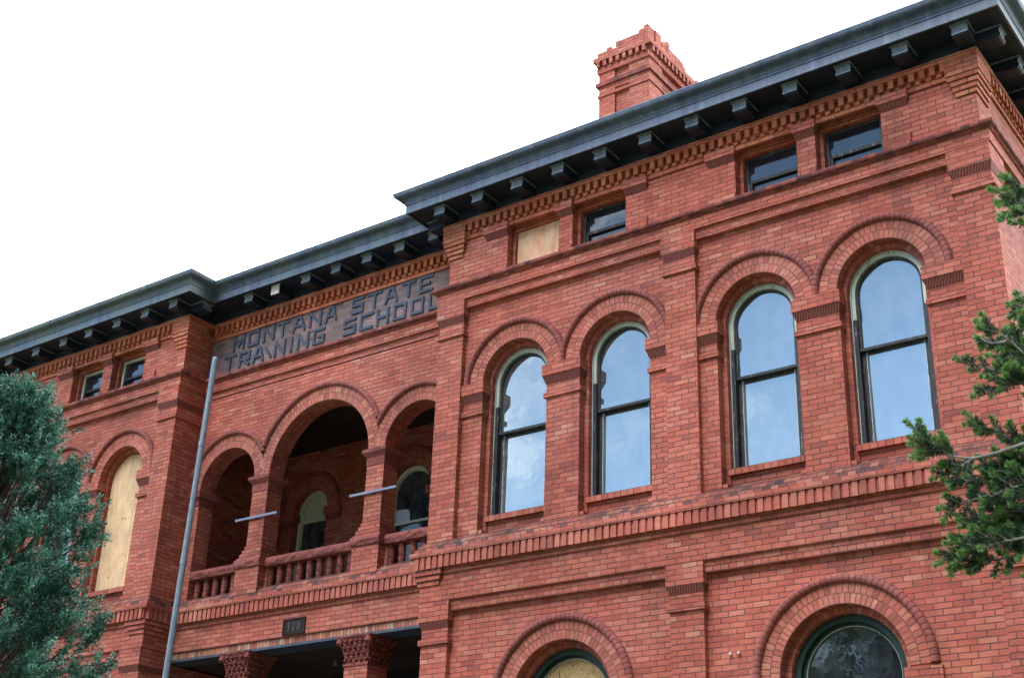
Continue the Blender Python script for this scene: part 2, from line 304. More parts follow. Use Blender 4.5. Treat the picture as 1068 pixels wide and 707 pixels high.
# ------------------------------------------------------------------ mesh helpers
class MB:
    def __init__(s): s.v = []; s.f = []; s.uv = []; s.mi = []
    def poly(s, pts, m=0, uv=None):
        k = len(s.v); s.v += [tuple(p) for p in pts]; s.f.append(tuple(range(k, k+len(pts)))); s.mi.append(m)
        s.uv.append(uv if uv else [(0, 0)]*len(pts))
    def box(s, x0, x1, y0, y1, z0, z1, m=0, skip=''):
        A = [(x0, y0, z0), (x1, y0, z0), (x1, y1, z0), (x0, y1, z0), (x0, y0, z1), (x1, y0, z1), (x1, y1, z1), (x0, y1, z1)]
        for n_, q in (('b', (3, 2, 1, 0)), ('t', (4, 5, 6, 7)), ('f', (0, 1, 5, 4)), ('k', (2, 3, 7, 6)), ('l', (3, 0, 4, 7)), ('r', (1, 2, 6, 5))):
            if n_ not in skip: s.poly([A[i] for i in q], m)
    def taper(s, lo, hi, z0, z1, m=0):     # lo, hi = (x0,x1,y0,y1) rectangles
        A = [(lo[0], lo[2], z0), (lo[1], lo[2], z0), (lo[1], lo[3], z0), (lo[0], lo[3], z0), (hi[0], hi[2], z1), (hi[1], hi[2], z1), (hi[1], hi[3], z1), (hi[0], hi[3], z1)]
        for q in ((3, 2, 1, 0), (4, 5, 6, 7), (0, 1, 5, 4), (2, 3, 7, 6), (3, 0, 4, 7), (1, 2, 6, 5)): s.poly([A[i] for i in q], m)
    def tube(s, pts, rad, n=8, m=0, cap=True):
        rings = []
        for i, p in enumerate(pts):
            p = Vector(p); a = Vector(pts[max(i-1, 0)]); b = Vector(pts[min(i+1, len(pts)-1)]); d = (b-a).normalized()
            u = d.cross(Vector((0, 0, 1)) if abs(d.z) < .9 else Vector((1, 0, 0))).normalized(); v = d.cross(u)
            r = rad[i] if isinstance(rad, (list, tuple)) else rad
            rings.append([p + r*(math.cos(2*math.pi*k/n)*u + math.sin(2*math.pi*k/n)*v) for k in range(n)])
        for A, B in zip(rings, rings[1:]):
            for k in range(n): s.poly([A[k], A[(k+1) % n], B[(k+1) % n], B[k]], m)
        if cap: s.poly(rings[0][::-1], m); s.poly(rings[-1], m)
    def lathe(s, x, y, prof, n=12, m=0):
        for (r0, z0), (r1, z1) in zip(prof, prof[1:]):
            for k in range(n):
                a, b = 2*math.pi*k/n, 2*math.pi*(k+1)/n
                s.poly([(x+r0*math.cos(a), y+r0*math.sin(a), z0), (x+r0*math.cos(b), y+r0*math.sin(b), z0), (x+r1*math.cos(b), y+r1*math.sin(b), z1), (x+r1*math.cos(a), y+r1*math.sin(a), z1)], m)
    def build(s, name, mats, parent=None, smooth=False, weld=True):
        me = bpy.data.meshes.new(name); me.from_pydata(s.v, [], s.f)
        for x in (mats if isinstance(mats, (list, tuple)) else [mats]): me.materials.append(x)
        me.polygons.foreach_set('material_index', s.mi)
        ul = me.uv_layers.new(name='UVMap'); flat = []
        for u in s.uv:
            for a in u: flat += [a[0], a[1]]
        ul.data.foreach_set('uv', flat)
        if weld:
            bm = bmesh.new(); bm.from_mesh(me); bmesh.ops.remove_doubles(bm, verts=bm.verts, dist=1e-5); bm.to_mesh(me); bm.free()
        if smooth:
            me.polygons.foreach_set('use_smooth', [True]*len(me.polygons))
        o = bpy.data.objects.new(name, me); col.objects.link(o); o.parent = parent; return o
def tag(o, label=None, cat=None, group=None, kind=None):
    for k, v in (('label', label), ('category', cat), ('group', group), ('kind', kind)):
        if v: o[k] = v
    return o
def empty(name, loc=(0, 0, 0)):
    o = bpy.data.objects.new(name, None); col.objects.link(o); o.location = loc; o.empty_display_size = .3; return o
def copy_obj(o, parent, loc=None, rotz=None, name=None):
    c = o.copy(); col.objects.link(c); c.parent = parent
    if loc is not None: c.location = loc
    if rotz is not None: c.rotation_euler = (0, 0, rotz)
    return c

def sweep(mb, path, prof, mats, t0=None, t1=None):
    """profile (outward offset, z) carried along a plan polyline with mitred corners"""
    P = [Vector(p) for p in path]; n = len(P); dirs = [(P[i+1]-P[i]).normalized() for i in range(n-1)]
    nor = [Vector((d.y, -d.x)) for d in dirs]; mit = []
    for i in range(n):
        if i == 0: mit.append(nor[0])
        elif i == n-1: mit.append(nor[-1])
        else:
            b = nor[i-1]+nor[i]; mit.append(b / (1+nor[i-1].dot(nor[i])))
    for j in range(len(prof)-1):
        for i in range(n-1):
            q = []
            for (k, pr) in ((i, prof[j]), (i+1, prof[j]), (i+1, prof[j+1]), (i, prof[j+1])):
                p = P[k] + mit[k]*pr[0]; q.append((p.x, p.y, pr[1]))
            mb.poly(q, mats[j] if isinstance(mats, (list, tuple)) else mats)

NSEG = 32
def arch_pts(xc, r, zb, zs, n=NSEG):
    return [(xc-r, zb)] + [(xc - r*math.cos(math.pi*i/n), zs + r*math.sin(math.pi*i/n)) for i in range(n+1)] + [(xc+r, zb)]
def arch_band(mb, xc, ro, ri, zb, zs, yf, yb, m=0, ms=None, inner=True, outer=False, front=True, n=NSEG):
    """a flat arch-shaped band: front face at yf, inner (and outer) sides back to yb"""
    ms = m if ms is None else ms
    O, I = arch_pts(xc, ro, zb, zs, n), arch_pts(xc, ri, zb, zs, n); rm = .5*(ro+ri); L = 0.0
    for k in range(len(O)-1):
        dl = (zs-zb) if k in (0, len(O)-2) else math.pi*rm/n
        a, b = L, L+dl; L = b; w_ = ro-ri
        if dl < 1e-6: continue
        if front: mb.poly([(O[k][0], yf, O[k][1]), (I[k][0], yf, I[k][1]), (I[k+1][0], yf, I[k+1][1]), (O[k+1][0], yf, O[k+1][1])], m, [(a, w_), (a, 0), (b, 0), (b, w_)])
        for do, Q in ((inner, I), (outer, O)):
            if do: mb.poly([(Q[k][0], yf, Q[k][1]), (Q[k][0], yb, Q[k][1]), (Q[k+1][0], yb, Q[k+1][1]), (Q[k+1][0], yf, Q[k+1][1])], ms, [(a, 0), (a, yb-yf), (b, yb-yf), (b, 0)])
def panel(mb, x0, x1, z0, z1, y, ops, m=0):
    """upright wall sheet facing -Y with arched (r) or square openings: (xl, xr, zb, zs, r)"""
    x = x0
    def rect(a, b, c, d):
        if b-a > 1e-6 and d-c > 1e-6: mb.poly([(a, y, c), (b, y, c), (b, y, d), (a, y, d)], m)
    for xl, xr, zb, zs, r in sorted(ops):
        rect(x, xl, z0, z1); rect(xl, xr, z0, zb)
        if r:
            xc = .5*(xl+xr)
            pts = [(xc - r*math.cos(math.pi*i/NSEG), zs + r*math.sin(math.pi*i/NSEG)) for i in range(NSEG+1)]
            for p, q in zip(pts, pts[1:]): mb.poly([(p[0], y, p[1]), (q[0], y, q[1]), (q[0], y, z1), (p[0], y, z1)], m)
        else: rect(xl, xr, zs, z1)
        x = xr
    rect(x, x1, z0, z1)
def square_reveal(mb, xl, xr, zb, zt, y0, y1, m=0, mtop=None, bottom=True):
    h = zt-zb; d = y1-y0
    mb.poly([(xl, y0, zb), (xl, y1, zb), (xl, y1, zt), (xl, y0, zt)], m, [(0, 0), (0, d), (h, d), (h, 0)])
    mb.poly([(xr, y1, zb), (xr, y0, zb), (xr, y0, zt), (xr, y1, zt)], m, [(0, d), (0, 0), (h, 0), (h, d)])
    mb.poly([(xl, y0, zt), (xl, y1, zt), (xr, y1, zt), (xr, y0, zt)], m if mtop is None else mtop, [(0, 0), (0, d), (xr-xl, d), (xr-xl, 0)])
    if bottom: mb.poly([(xl, y0, zb), (xr, y0, zb), (xr, y1, zb), (xl, y1, zb)], m)
def ring(mb, xc, ri, ro, zs, yf, yb, xlo=-1e9, xhi=1e9, m=0, n=48, rows=4):
    """voussoir face, clipped where it meets its neighbour"""
    rr = [ri+(ro-ri)*k/rows for k in range(rows+1)]
    def pt(i, r):
        a = math.pi*i/n; x = min(max(xc-r*math.cos(a), xlo), xhi); z = zs+r*math.sin(a); return x, z
    def uvp(x, z):
        a = math.atan2(z-zs, -(x-xc)); d = math.hypot(x-xc, z-zs); return (a*.5*(ri+ro), d-ri)
    for i in range(n):
        for r0, r1 in zip(rr, rr[1:]):
            q = [pt(i, r0), pt(i+1, r0), pt(i+1, r1), pt(i, r1)]
            if abs(q[0][0]-q[3][0])+abs(q[0][1]-q[3][1]) < 1e-5 and abs(q[1][0]-q[2][0])+abs(q[1][1]-q[2][1]) < 1e-5: continue
            mb.poly([(x, yf, z) for x, z in q], m, [uvp(x, z) for x, z in q])
        a, b = pt(i, ro), pt(i+1, ro); mb.poly([(a[0], yf, a[1]), (b[0], yf, b[1]), (b[0], yb, b[1]), (a[0], yb, a[1])], m)
def hood(mb, xc, rc, hw, zs, yb, dep, a0=0.0, a1=math.pi, m=0):
    """half-round hood mould of separate moulded bricks"""
    nb = max(6, int(round(rc*(a1-a0)/.0677))); K = 6
    for j in range(nb):
        aa = [a0+(a1-a0)*(j+t)/nb for t in (.0, .12, .5, .88, 1.0)]; sc = (.93, 1.0, 1.015, 1.0, .93)
        rings = []
        for a, s_ in zip(aa, sc):
            row = []
            for k in range(K+1):
                th = math.pi*k/K; rr = rc - hw*s_*math.cos(th); y = yb - dep*s_*math.sin(th)**.8
                row.append((xc-rr*math.cos(a), y, zs+rr*math.sin(a)))
            rings.append(row)
        for A, B, t0, t1 in zip(rings, rings[1:], (.0, .12, .5, .88), (.12, .5, .88, 1.0)):
            u0, u1 = (j+t0)*.0677, (j+t1)*.0677
            for k in range(K): mb.poly([A[k], B[k], B[k+1], A[k+1]], m, [(u0, .1+.01*k), (u1, .1+.01*k), (u1, .11+.01*k), (u0, .11+.01*k)])

# ------------------------------------------------------------------ the ground
g = MB(); S = 600
g.poly([(-S, -S, 0), (S, -S, 0), (S, S, 0), (-S, S, 0)])
tag(g.build('ground', M['ground']), kind='structure')
g = MB(); g.box(-16.2, -12.8, -40, -.3, -.1, .03); tag(g.build('path', M['concrete']), kind='structure')
g = MB(); g.box(-60, 60, -24, -21, -.1, .035); tag(g.build('pavement', M['concrete']), kind='structure')

# ------------------------------------------------------------------ the building
B = empty('school_building')
tag(B, 'two storey red brick school building with round arched windows, recessed loggia and dark metal cornice', 'building')
XL, XLW, XRW, XR, YC = -25.42, -17.36, -11.70, -3.62, .55
PATH = [(XL, 12), (XL, 0), (XLW, 0), (XLW, YC), (XRW, YC), (XRW, 0), (XR, 0), (XR, 12)]
D = .08                                     # panel recess behind the pilaster face
ZMID, ZTOP, ZPAR = 6.98, 10.49, 10.955
W2C = [-10.37, -8.745, -6.69, -5.06, -18.68, -20.30, -22.36, -23.98]; W2R, W2S, W2B = .545, 9.235, 6.98
W1C = [-9.52, -5.86, -19.45, -23.25]; W1R, W1S = .735, 4.735
PW = [(-10.57, -9.67), (-9.44, -8.56), (-6.88, -6.0), (-5.745, -4.865), (-19.40, -18.50), (-20.52, -19.65), (-23.40, -22.50), (-24.5, -23.64)]
PWB, PWT, YU = 10.955, 11.665, .07

# upper wall planes of both wings
mb = MB()
for x0, x1 in ((XRW, XR), (XL, XLW)):
    panel(mb, x0, x1, ZMID-.02, ZTOP, D, [(c-W2R, c+W2R, ZMID-.02, W2S, W2R) for c in W2C if x0 < c < x1])
    panel(mb, x0, x1, 0, 6.03, D, [(c-W1R, c+W1R, 2.6, W1S, W1R) for c in W1C if x0 < c < x1])
for x0, x1 in ((XRW+.07, XR-.07), (XL+.07, XLW-.07)):
    panel(mb, x0, x1, ZPAR-.06, 11.66, YU, [(a, b, PWB, 11.66, None) for a, b in PW if x0 < a < x1])
# returns
mb.poly([(XR-D, .44, 0), (XR-D, 12, 0), (XR-D, 12, ZTOP), (XR-D, .44, ZTOP)])
mb.poly([(XL+D, 12, 0), (XL+D, .44, 0), (XL+D, .44, ZTOP), (XL+D, 12, ZTOP)])
for x, y0, y1 in ((XR-.07, .07, 12), (XL+.07, .07, 12), (XLW-.07, .07, YC+.07), (XRW+.07, .07, YC+.07)):
    mb.poly([(x, y0, ZPAR-.06), (x, y1, ZPAR-.06), (x, y1, 11.66), (x, y0, 11.66)])
mb.poly([(XL, 12, 0), (XR, 12, 0), (XR, 12, 12.1), (XL, 12, 12.1)])
mb.build('wall', M['brick'], B)

# the recessed middle: arcade wall over the loggia
LARC = [(-16.50, .63, 8.85), (-14.48, 1.05, 8.85), (-12.47, .62, 8.85)]
mb = MB()
panel(mb, XLW, XRW, 8.85, ZTOP, YC, [(c-r, c+r, 8.85, s, r) for c, r, s in LARC])
mb.poly([(XLW, YC+.32, 10.15), (XRW, YC+.32, 10.15), (XRW, YC+.32, 8.85), (XLW, YC+.32, 8.85)][:0] or [(XLW, YC, 10.48), (XRW, YC, 10.48), (XRW, YC+.3, 10.48), (XLW, YC+.3, 10.48)])
yb = YC+.32
panel(mb, XLW, XRW, 8.85, 10.15, yb, [(c-r, c+r, 8.85, s, r) for c, r, s in LARC])
mb.poly([(XLW, YC+.06, 6.02), (XRW, YC+.06, 6.02), (XRW, YC+.06, 6.04), (XLW, YC+.06, 6.04)])
mb.box(XLW, -17.13, YC+.01, yb, 6.9, 8.85, 0); mb.box(-11.85, XRW, YC+.01, yb, 6.9, 8.85, 0)
mb.build('arcade_wall', M['brick'], B)
mb = MB()
for c, r, s in LARC: arch_band(mb, c, r+.001, r, s, s, YC, yb, 0, front=False)
mb.build('arcade_soffit', M['reveal'], B)
mb = MB(); y = YC+.07
mb.poly([(XLW-.10, y, ZPAR-.06), (XRW+.10, y, ZPAR-.06), (XRW+.10, y, 11.66), (XLW-.10, y, 11.66)])
sign_panel = mb.build('inscription_panel', M['signbrick'], B); sign_panel['label'] = 'grey washed brick panel with raised blue grey capital letters'
mb = MB()
panel(mb, XLW, XRW, 2.0, 10.15, 2.7, [(c-r_, c+r_, 7.1, 9.04, r_) for c, r_ in ((-16.68, .41), (-14.44, .47), (-12.30, .47))])
mb.poly([(XLW+.003, YC+.3, 6.9), (XLW+.003, 2.7, 6.9), (XLW+.003, 2.7, 10.15), (XLW+.003, YC+.3, 10.15)]); mb.poly([(XRW-.003, YC+.3, 6.9), (XRW-.003, 2.7, 6.9), (XRW-.003, 2.7, 10.15), (XRW-.003, YC+.3, 10.15)])
mb.poly([(XLW+.003, .3, 0), (XLW+.003, 2.7, 0), (XLW+.003, 2.7, 6), (XLW+.003, .3, 6)]); mb.poly([(XRW-.003, .3, 0), (XRW-.003, 2.7, 0), (XRW-.003, 2.7, 6), (XRW-.003, .3, 6)])
mb.build('loggia_back_wall', M['brick'], B)
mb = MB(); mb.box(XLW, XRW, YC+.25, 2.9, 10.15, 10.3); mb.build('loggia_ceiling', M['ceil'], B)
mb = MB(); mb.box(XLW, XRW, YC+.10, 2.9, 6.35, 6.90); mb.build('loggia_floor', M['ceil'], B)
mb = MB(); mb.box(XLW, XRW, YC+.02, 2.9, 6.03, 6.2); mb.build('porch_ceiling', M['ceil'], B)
mb = MB(); mb.box(XLW, XRW, -.6, 2.9, 0, 1.0); mb.build('porch_floor', M['concrete'], B)

# ---- string courses (profiles carried round the whole plan)
mb = MB()
pr = [(-D, 6.02), (0, 6.02), (0, 6.085), (.004, 6.085), (.004, 6.155), (.044, 6.158), (.044, 6.515), (.070, 6.518), (.070, 6.575), (.072, 6.58), (.072, 6.755),
      (.165, 6.757), (.165, 6.825), (.112, 6.832), (.112, 6.885), (.072, 6.89), (.072, 6.938), (.03, 6.943), (.03, 6.985), (-D-.02, 6.99)]
mi = [0, 1, 1, 0, 0, 0, 0, 0, 0, 1, 0, 0, 2, 2, 2, 2, 2, 2, 2]
sweep(mb, PATH, pr, mi); mb.build('lower_string_course', [M['brick'], M['header'], M['mossy']], B)
mb = MB()
def teeth(mb, path, o0, pitch, parts, z0, z1, end=0.0):
    """parts: list of (start, end, extra projection, z0 add, z1 add) inside one pitch"""
    for (ax, ay), (bx, by) in zip(path, path[1:]):
        a, b = Vector((ax, ay)), Vector((bx, by)); d = (b-a); Ln = d.length; d.normalize(); nrm = Vector((d.y, -d.x))
        n = max(1, int((Ln+2*end)/pitch)); st = (Ln - n*pitch)/2
        for k in range(n):
            jit = rnd.uniform(-.003, .003)
            for s0, s1, ex, dz0, dz1 in parts:
                t0, t1 = st+(k+s0)*pitch, st+(k+s1)*pitch; p, q = a+d*t0, a+d*t1
                e = ex+jit; zz0, zz1 = z0+dz0, z1+dz1
                P = [p+nrm*(o0-.01), q+nrm*(o0-.01), q+nrm*(o0+e), p+nrm*(o0+e)]
                lo = [(v.x, v.y, zz0) for v in P]; hi = [(v.x, v.y, zz1) for v in P]
                mb.poly([lo[3], lo[2], hi[2], hi[3]]); mb.poly([lo[2], lo[1], hi[1], hi[2]]); mb.poly([lo[0], lo[3], hi[3], hi[0]]); mb.poly(lo)
teeth(mb, PATH, .072, .1042, [(.015, .67, .078, 0, .0), (.68, .99, .056, .008, .0)], 6.585, 6.755, .1)
mb.build('toothed_brick_course', M['tooth'], B)
mb = MB()
pr = [(-D, 10.47), (0, 10.47), (0, 10.535), (.003, 10.536), (.003, 10.60), (.046, 10.602), (.046, 10.765), (.068, 10.768), (.080, 10.785), (.112, 10.80), (.120, 10.825), (.114, 10.855),
      (.06, 10.858), (-.02, 10.905), (-.04, 10.91), (-.085, 10.955)]
mi = [0, 1, 1, 0, 0, 0, 0, 2, 2, 2, 2, 2, 3, 3, 3]
sweep(mb, PATH, pr, mi); mb.build('upper_string_course', [M['brick'], M['header'], M['mould'], M['header']], B)
# ---- corbel table below the cornice
mb = MB()
pr = [(-.08, 11.645), (-.04, 11.645), (-.04, 11.708), (-.062, 11.71), (-.062, 11.872), (.03, 11.875), (.03, 11.945), (-.05, 11.95)]
sweep(mb, PATH, pr, [0, 0, 0, 0, 0, 0, 0]); mb.build('corbel_table', M['orange'], B)
mb = MB()
for run_ in (PATH[:3], PATH[2:6], PATH[5:]):
    mb = MB()
    teeth(mb, run_, -.062, .131, [(.0, .52, .080, .048, 0)], 11.71, 11.873, -.03)
    teeth(mb, run_, -.062, .131, [(.50, 1.02, .038, 0, 0)], 11.712, 11.765, -.03)
    mb.build('dentil_course', M['dentil'], B)
# ---- cornice
mb = MB(); sweep(mb, PATH, [(-.02, 11.93), (-.02, 12.135)], 0); mb.build('frieze_board', M['darkwood'], B)
mb = MB(); sweep(mb, PATH, [(-.03, 12.13), (.42, 12.128), (.42, 12.105)], 0); mb.build('soffit', M['soffit'], B)
def cyma():
    p = [(.42, 12.105), (.445, 12.105), (.445, 12.235), (.458, 12.24), (.458, 12.262), (.448, 12.266), (.448, 12.282)]
    for k in range(9):
        t = k/8; p.append((.452 + .145*(t - .12*math.sin(2*math.pi*t)), 12.285 + .115*(t + .13*math.sin(2*math.pi*t))))
    return p + [(.602, 12.405), (.602, 12.425), (.45, 12.45), (-.6, 12.60)]
cy_ = cyma()
mb = MB(); sweep(mb, PATH[:3], cy_, 0); sweep(mb, PATH[5:], cy_, 0)
# mitred middle stretch with its greener metal
mb2 = MB(); sweep(mb2, PATH, cy_, 0)
seg = []
nseg = len(PATH)-1; keep = MB(); old = MB()
for k, (f_, m_) in enumerate(zip(mb2.f, mb2.mi)):
    tgt = old if (k % nseg) in (2, 3, 4, 1, 0) else keep
    tgt.poly([mb2.v[i] for i in f_], 0)
cor = keep.build('cornice', M['cornice'], B); cor['label'] = 'smooth blue grey metal cornice over the right wing'
cor = old.build('cornice', M['cornice_old'], B); cor['label'] = 'streaked greenish metal cornice over the loggia and left wing'
def seam(px, py, nx, ny):
    sm = MB()
    # a folded lap following the profile at one spot; n is the outward direction
    tx, ty = -ny, nx; h = .011
    for (o0, z0), (o1, z1) in zip(cy_[:-2], cy_[1:-1]):
        d_ = Vector((o1-o0, z1-z0)); 
        if d_.length < 1e-4: continue
        nn = Vector((d_.y, -d_.x)).normalized()*.006
        q_ = [(o0+nn.x, z0+nn.y), (o1+nn.x, z1+nn.y)]
        A = [(px+nx*o+tx*s_, py+ny*o+ty*s_, z) for o, z in q_ for s_ in (-h, h)]
        sm.poly([A[0], A[1], A[3], A[2]])
    sm.build('cornice_seam', M['cornice'], B)
for x_ in (-10.9, -8.55, -6.15, -3.9): seam(x_, 0, 0, -1)
for x_ in (-16.1, -14.6, -13.0): seam(x_, YC, 0, -1)
for x_ in (-17.9, -19.2, -20.6, -22.0, -23.5): seam(x_, 0, 0, -1)
def modillion():
    m_ = MB(); P = [(.0, 12.13), (-.34, 12.13), (-.355, 12.115), (-.355, 12.095), (-.335, 12.085), (-.335, 12.03), (-.345, 12.005), (-.345, 11.985), (-.325, 11.965), (-.28, 11.955), (-.16, 11.965), (-.08, 11.985), (.0, 11.99)]
    h = .10
    m_.poly([(-h, y, z) for y, z in P]); m_.poly([(h, y, z) for y, z in reversed(P)])
    for (a, b), (c, d) in zip(P, P[1:]): m_.poly([(-h, a, b), (h, a, b), (h, c, d), (-h, c, d)])
    m_.box(-.112, .112, -.368, -.0, 12.104, 12.126, 1)
    m_.poly([(-.098, -.3575, 12.095), (.098, -.3575, 12.095), (.098, -.3375, 12.083), (-.098, -.3375, 12.083)], 1); m_.poly([(-.098, -.3375, 12.083), (.098, -.3375, 12.083), (.098, -.3375, 12.03), (-.098, -.3375, 12.03)], 1); m_.poly([(-.098, -.3375, 12.03), (.098, -.3375, 12.03), (.098, -.3475, 12.005), (-.098, -.3475, 12.005)], 1); m_.poly([(-.098, -.3475, 12.005), (.098, -.3475, 12.005), (.098, -.3475, 11.985), (-.098, -.3475, 11.985)], 1)
    return m_
md = modillion().build('modillion', [M['soffit'], M['bracket']], B)  # dark body, lighter face: shade and light put into the bracket colours
mods = [(x+.1, 0.02, 0) for x in (-11.682, -10.972, -10.256, -9.545, -8.836, -8.113, -7.393, -6.689, -5.977, -5.255, -4.521, -3.782)]
mods += [(x+.1, YC+.02, 0) for x in (-16.282, -14.944, -14.278, -13.605, -12.925, -12.238)]
mods += [(x+.1, .02, 0) for x in (-17.56, -18.30, -19.05, -19.83, -20.56, -21.37, -22.2, -22.95, -23.7, -24.45, -25.2)]
mods += [(XR-.02, .06+.715*k, math.pi/2) for k in range(8)] + [(XLW-.02, .08, math.pi/2), (XRW+.02, .08, -math.pi/2)]
for k, (x, y, rz) in enumerate(mods):
    if k == 0: md.location = (x, y, 0); md.rotation_euler = (0, 0, rz)
    else: copy_obj(md, B, (x, y, 0), rz)
mb = MB(); mb.box(-.075, .075, -.33, 0, 11.975, 12.127, 0); mb.box(-.09, .09, -.352, -.331, 11.955, 12.129, 1)  # sides take the dark colour too, standing in for shade
o = mb.build('modillion', [M['soffit'], M['whitewood']], B); o.location = (-15.541, YC+.02, 0); o['label'] = 'bare pale square bracket without its metal cover'
# roof
mb = MB()
mb.poly([(XL+.5, .9, 12.55), (XR-.5, .9, 12.55), (XR-5, 6, 13.6), (XL+5, 6, 13.6)]); mb.poly([(XL+.5, 12.4, 12.5), (XR-.5, 12.4, 12.5), (XR-5, 6, 13.6), (XL+5, 6, 13.6)][::-1])
mb.poly([(XR-.5, .9, 12.55), (XR-.5, 12.4, 12.5), (XR-5, 6, 13.6)]); mb.poly([(XL+.5, 12.4, 12.5), (XL+.5, .9, 12.55), (XL+5, 6, 13.6)])
mb.box(XL+.3, XR-.3, .6, 12.1, 12.2, 12.5)
mb.build('roof', M['roof'], B)

# ---- pilasters with caps
def corner_pil(x0, x1, y1, z0, z1):
    m_ = MB(); m_.box(x0, x1, .0, y1, z0, z1, 0, 'bt'); return m_
PIL = [(XRW, -11.26, YC), (-7.925, -7.48, D+.02), (-4.07, XR, .44), (XLW-.44, XLW, YC), (-21.55, -21.11, D+.02), (XL, XL+.44, .44)]
for x0, x1, y1 in PIL:
    for z0, z1, cz in ((0, 6.03, 5.80), (ZMID-.01, ZTOP, 10.245)):
        p = corner_pil(x0, x1, y1, z0, z1).build('pilaster', M['brick'], B)
        c = MB(); yb_ = y1 + (.03 if y1 > .2 else 0); xa, xb = x0-.03, x1+.03
        top = ZTOP+.10 if z1 > 8 else 6.03+.12
        c.box(xa, xb, -.05, yb_, cz+.10, top, 0)
        c.taper((x0-.004, x1+.004, -.004, yb_-.02), (xa, xb, -.048, yb_-.003), cz, cz+.10, 1)
        c.box(x0-.030, x1+.030, -.034, yb_-.01, cz-.205, cz-.135, 0)
        c.build('pilaster_cap', [M['brick'], M['terra']], p)
# stepped brackets at the top corners, and stepped courses under the lower string
for xc, sg, yy in ((XR-.07, 1, .07), (XRW+.07, -1, .07), (XLW-.07, 1, .07), (XL+.07, -1, .07)):
    mb = MB()
    for k in range(4):
        e = .022+.020*k; z0 = 11.375+k*.0677; xin = xc-sg*(.24+.022*k)
        xo = xc+sg*e; mb.box(min(xin, xo), max(xin, xo), yy-e, yy+.40, z0, z0+.0667 if k < 3 else 11.646)
    e = .092; xin = xc-sg*.315; xo = xc+sg*(e+.002)
    mb.box(min(xin, xo), max(xin, xo), yy-e, yy+.36, 11.646, 11.873)
    mb.build('corner_bracket', M['orange'], B)
for xa, sg in ((XRW, -1), (XLW, 1), (XR, 1), (XL, -1)):
    mb = MB()
    for k in range(3):
        e = .118-.026*k; z1_ = 6.575-k*.0677; xin = xa-sg*(.36-.03*k); xo = xa+sg*e
        mb.box(min(xin, xo), max(xin, xo), -e, .42, z1_-.060, z1_+.004)
    mb.build('stepped_corner', M['brick'], B)

# ---- parapet windows: blocks, jambs, sashes
def parapet_window(a, b, board=False, dim=True):
    m_ = MB(); zb, zt = PWB, PWT
    square_reveal(m_, a, b, zb, zt+.02, YU, YU+.125, 0)
    # second order
    i = .055
    for x0, x1 in ((a, a+i), (b-i, b)): m_.poly([(x0, YU+.125, zb), (x1, YU+.125, zb), (x1, YU+.125, zt+.02), (x0, YU+.125, zt+.02)], 0, [(0, 0), (0, i), (.7, i), (.7, 0)])
    m_.poly([(a+i, YU+.125, zt-.062), (b-i, YU+.125, zt-.062), (b-i, YU+.125, zt+.02), (a+i, YU+.125, zt+.02)], 1)
    square_reveal(m_, a+i, b-i, zb, zt-.062, YU+.125, YU+.28, 0)
    win = m_.build('parapet_window', [M['reveal'], M['orange']], B)
    xa, xb, zc = a+i, b-i, zt-.062; y0 = YU+.20
    if board:
        q = MB(); q.box(xa+.004, xb-.004, YU+.17, YU+.19, zb+.02, zc-.006); q.build('board', M['ply2'], win)
        return win
    f_ = MB(); w_ = .045
    for r_ in ((xa+.002, xa+w_, zb+.02, zc-.002), (xb-w_, xb-.002, zb+.02, zc-.002), (xa+w_, xb-w_, zc-w_, zc-.002), (xa+w_, xb-w_, zb+.02, zb+.055)):
        f_.box(r_[0], r_[1], y0, y0+.06, r_[2], r_[3])
    f_.build('frame', M['palepaint'] if a < -17 else M['peeling'], win)
    s_ = MB(); zm = zb+.29; s_.box(xa+w_+.002, xb-w_-.002, y0+.012, y0+.05, zm-.022, zm+.022); s_.box(xa+w_+.002, xa+w_+.035, y0+.015, y0+.05, zb+.056, zm-.024)
    s_.build('sash', M['peeling'], win)
    p = MB(); p.poly([(xa+w_, y0+.03, zm), (xb-w_, y0+.03, zm), (xb-w_, y0+.03, zc-w_), (xa+w_, y0+.03, zc-w_)]); p.poly([(xa+w_, y0+.055, zb+.055), (xb-w_, y0+.055, zb+.055), (xb-w_, y0+.055, zm), (xa+w_, y0+.055, zm)])
    p.build('pane', M['glass_attic'], win); return win
for k, (a, b) in enumerate(PW):
    wn_ = parapet_window(a, b, board=(k == 0))
    wn_['label'] = ['small parapet window closed with orange plywood', 'small square parapet window with a broken upper pane', 'small parapet window with dark glass', 'small parapet window with dark glass, nearest the building corner', 'small parapet window nearest the loggia on the left wing', 'small parapet window beside the tree top', 'small parapet window behind the tree top', 'small parapet window'][k]
def pblock(x0, x1):
    mb = MB()
    mb.box(x0, x1, YU-.075, YU+.05, 11.592, 11.648, 2); mb.box(x0, x1, YU-.075, YU+.05, 11.650, 11.715, 2)
    mb.taper((x0+.035, x1-.035, YU-.004, YU+.05), (x0+.004, x1-.004, YU-.068, YU+.05), 11.51, 11.592, 1)
    mb.build('window_block', [M['orange'], M['terra'], M['brick']], B)
for i in (0, 2, 4, 6):
    P2 = sorted([PW[i], PW[i+1]]); pblock(P2[0][0]-.41, P2[0][0]+.03); pblock(P2[0][1]-.03, P2[1][0]+.03); pblock(P2[1][1]-.03, P2[1][1]+.37)
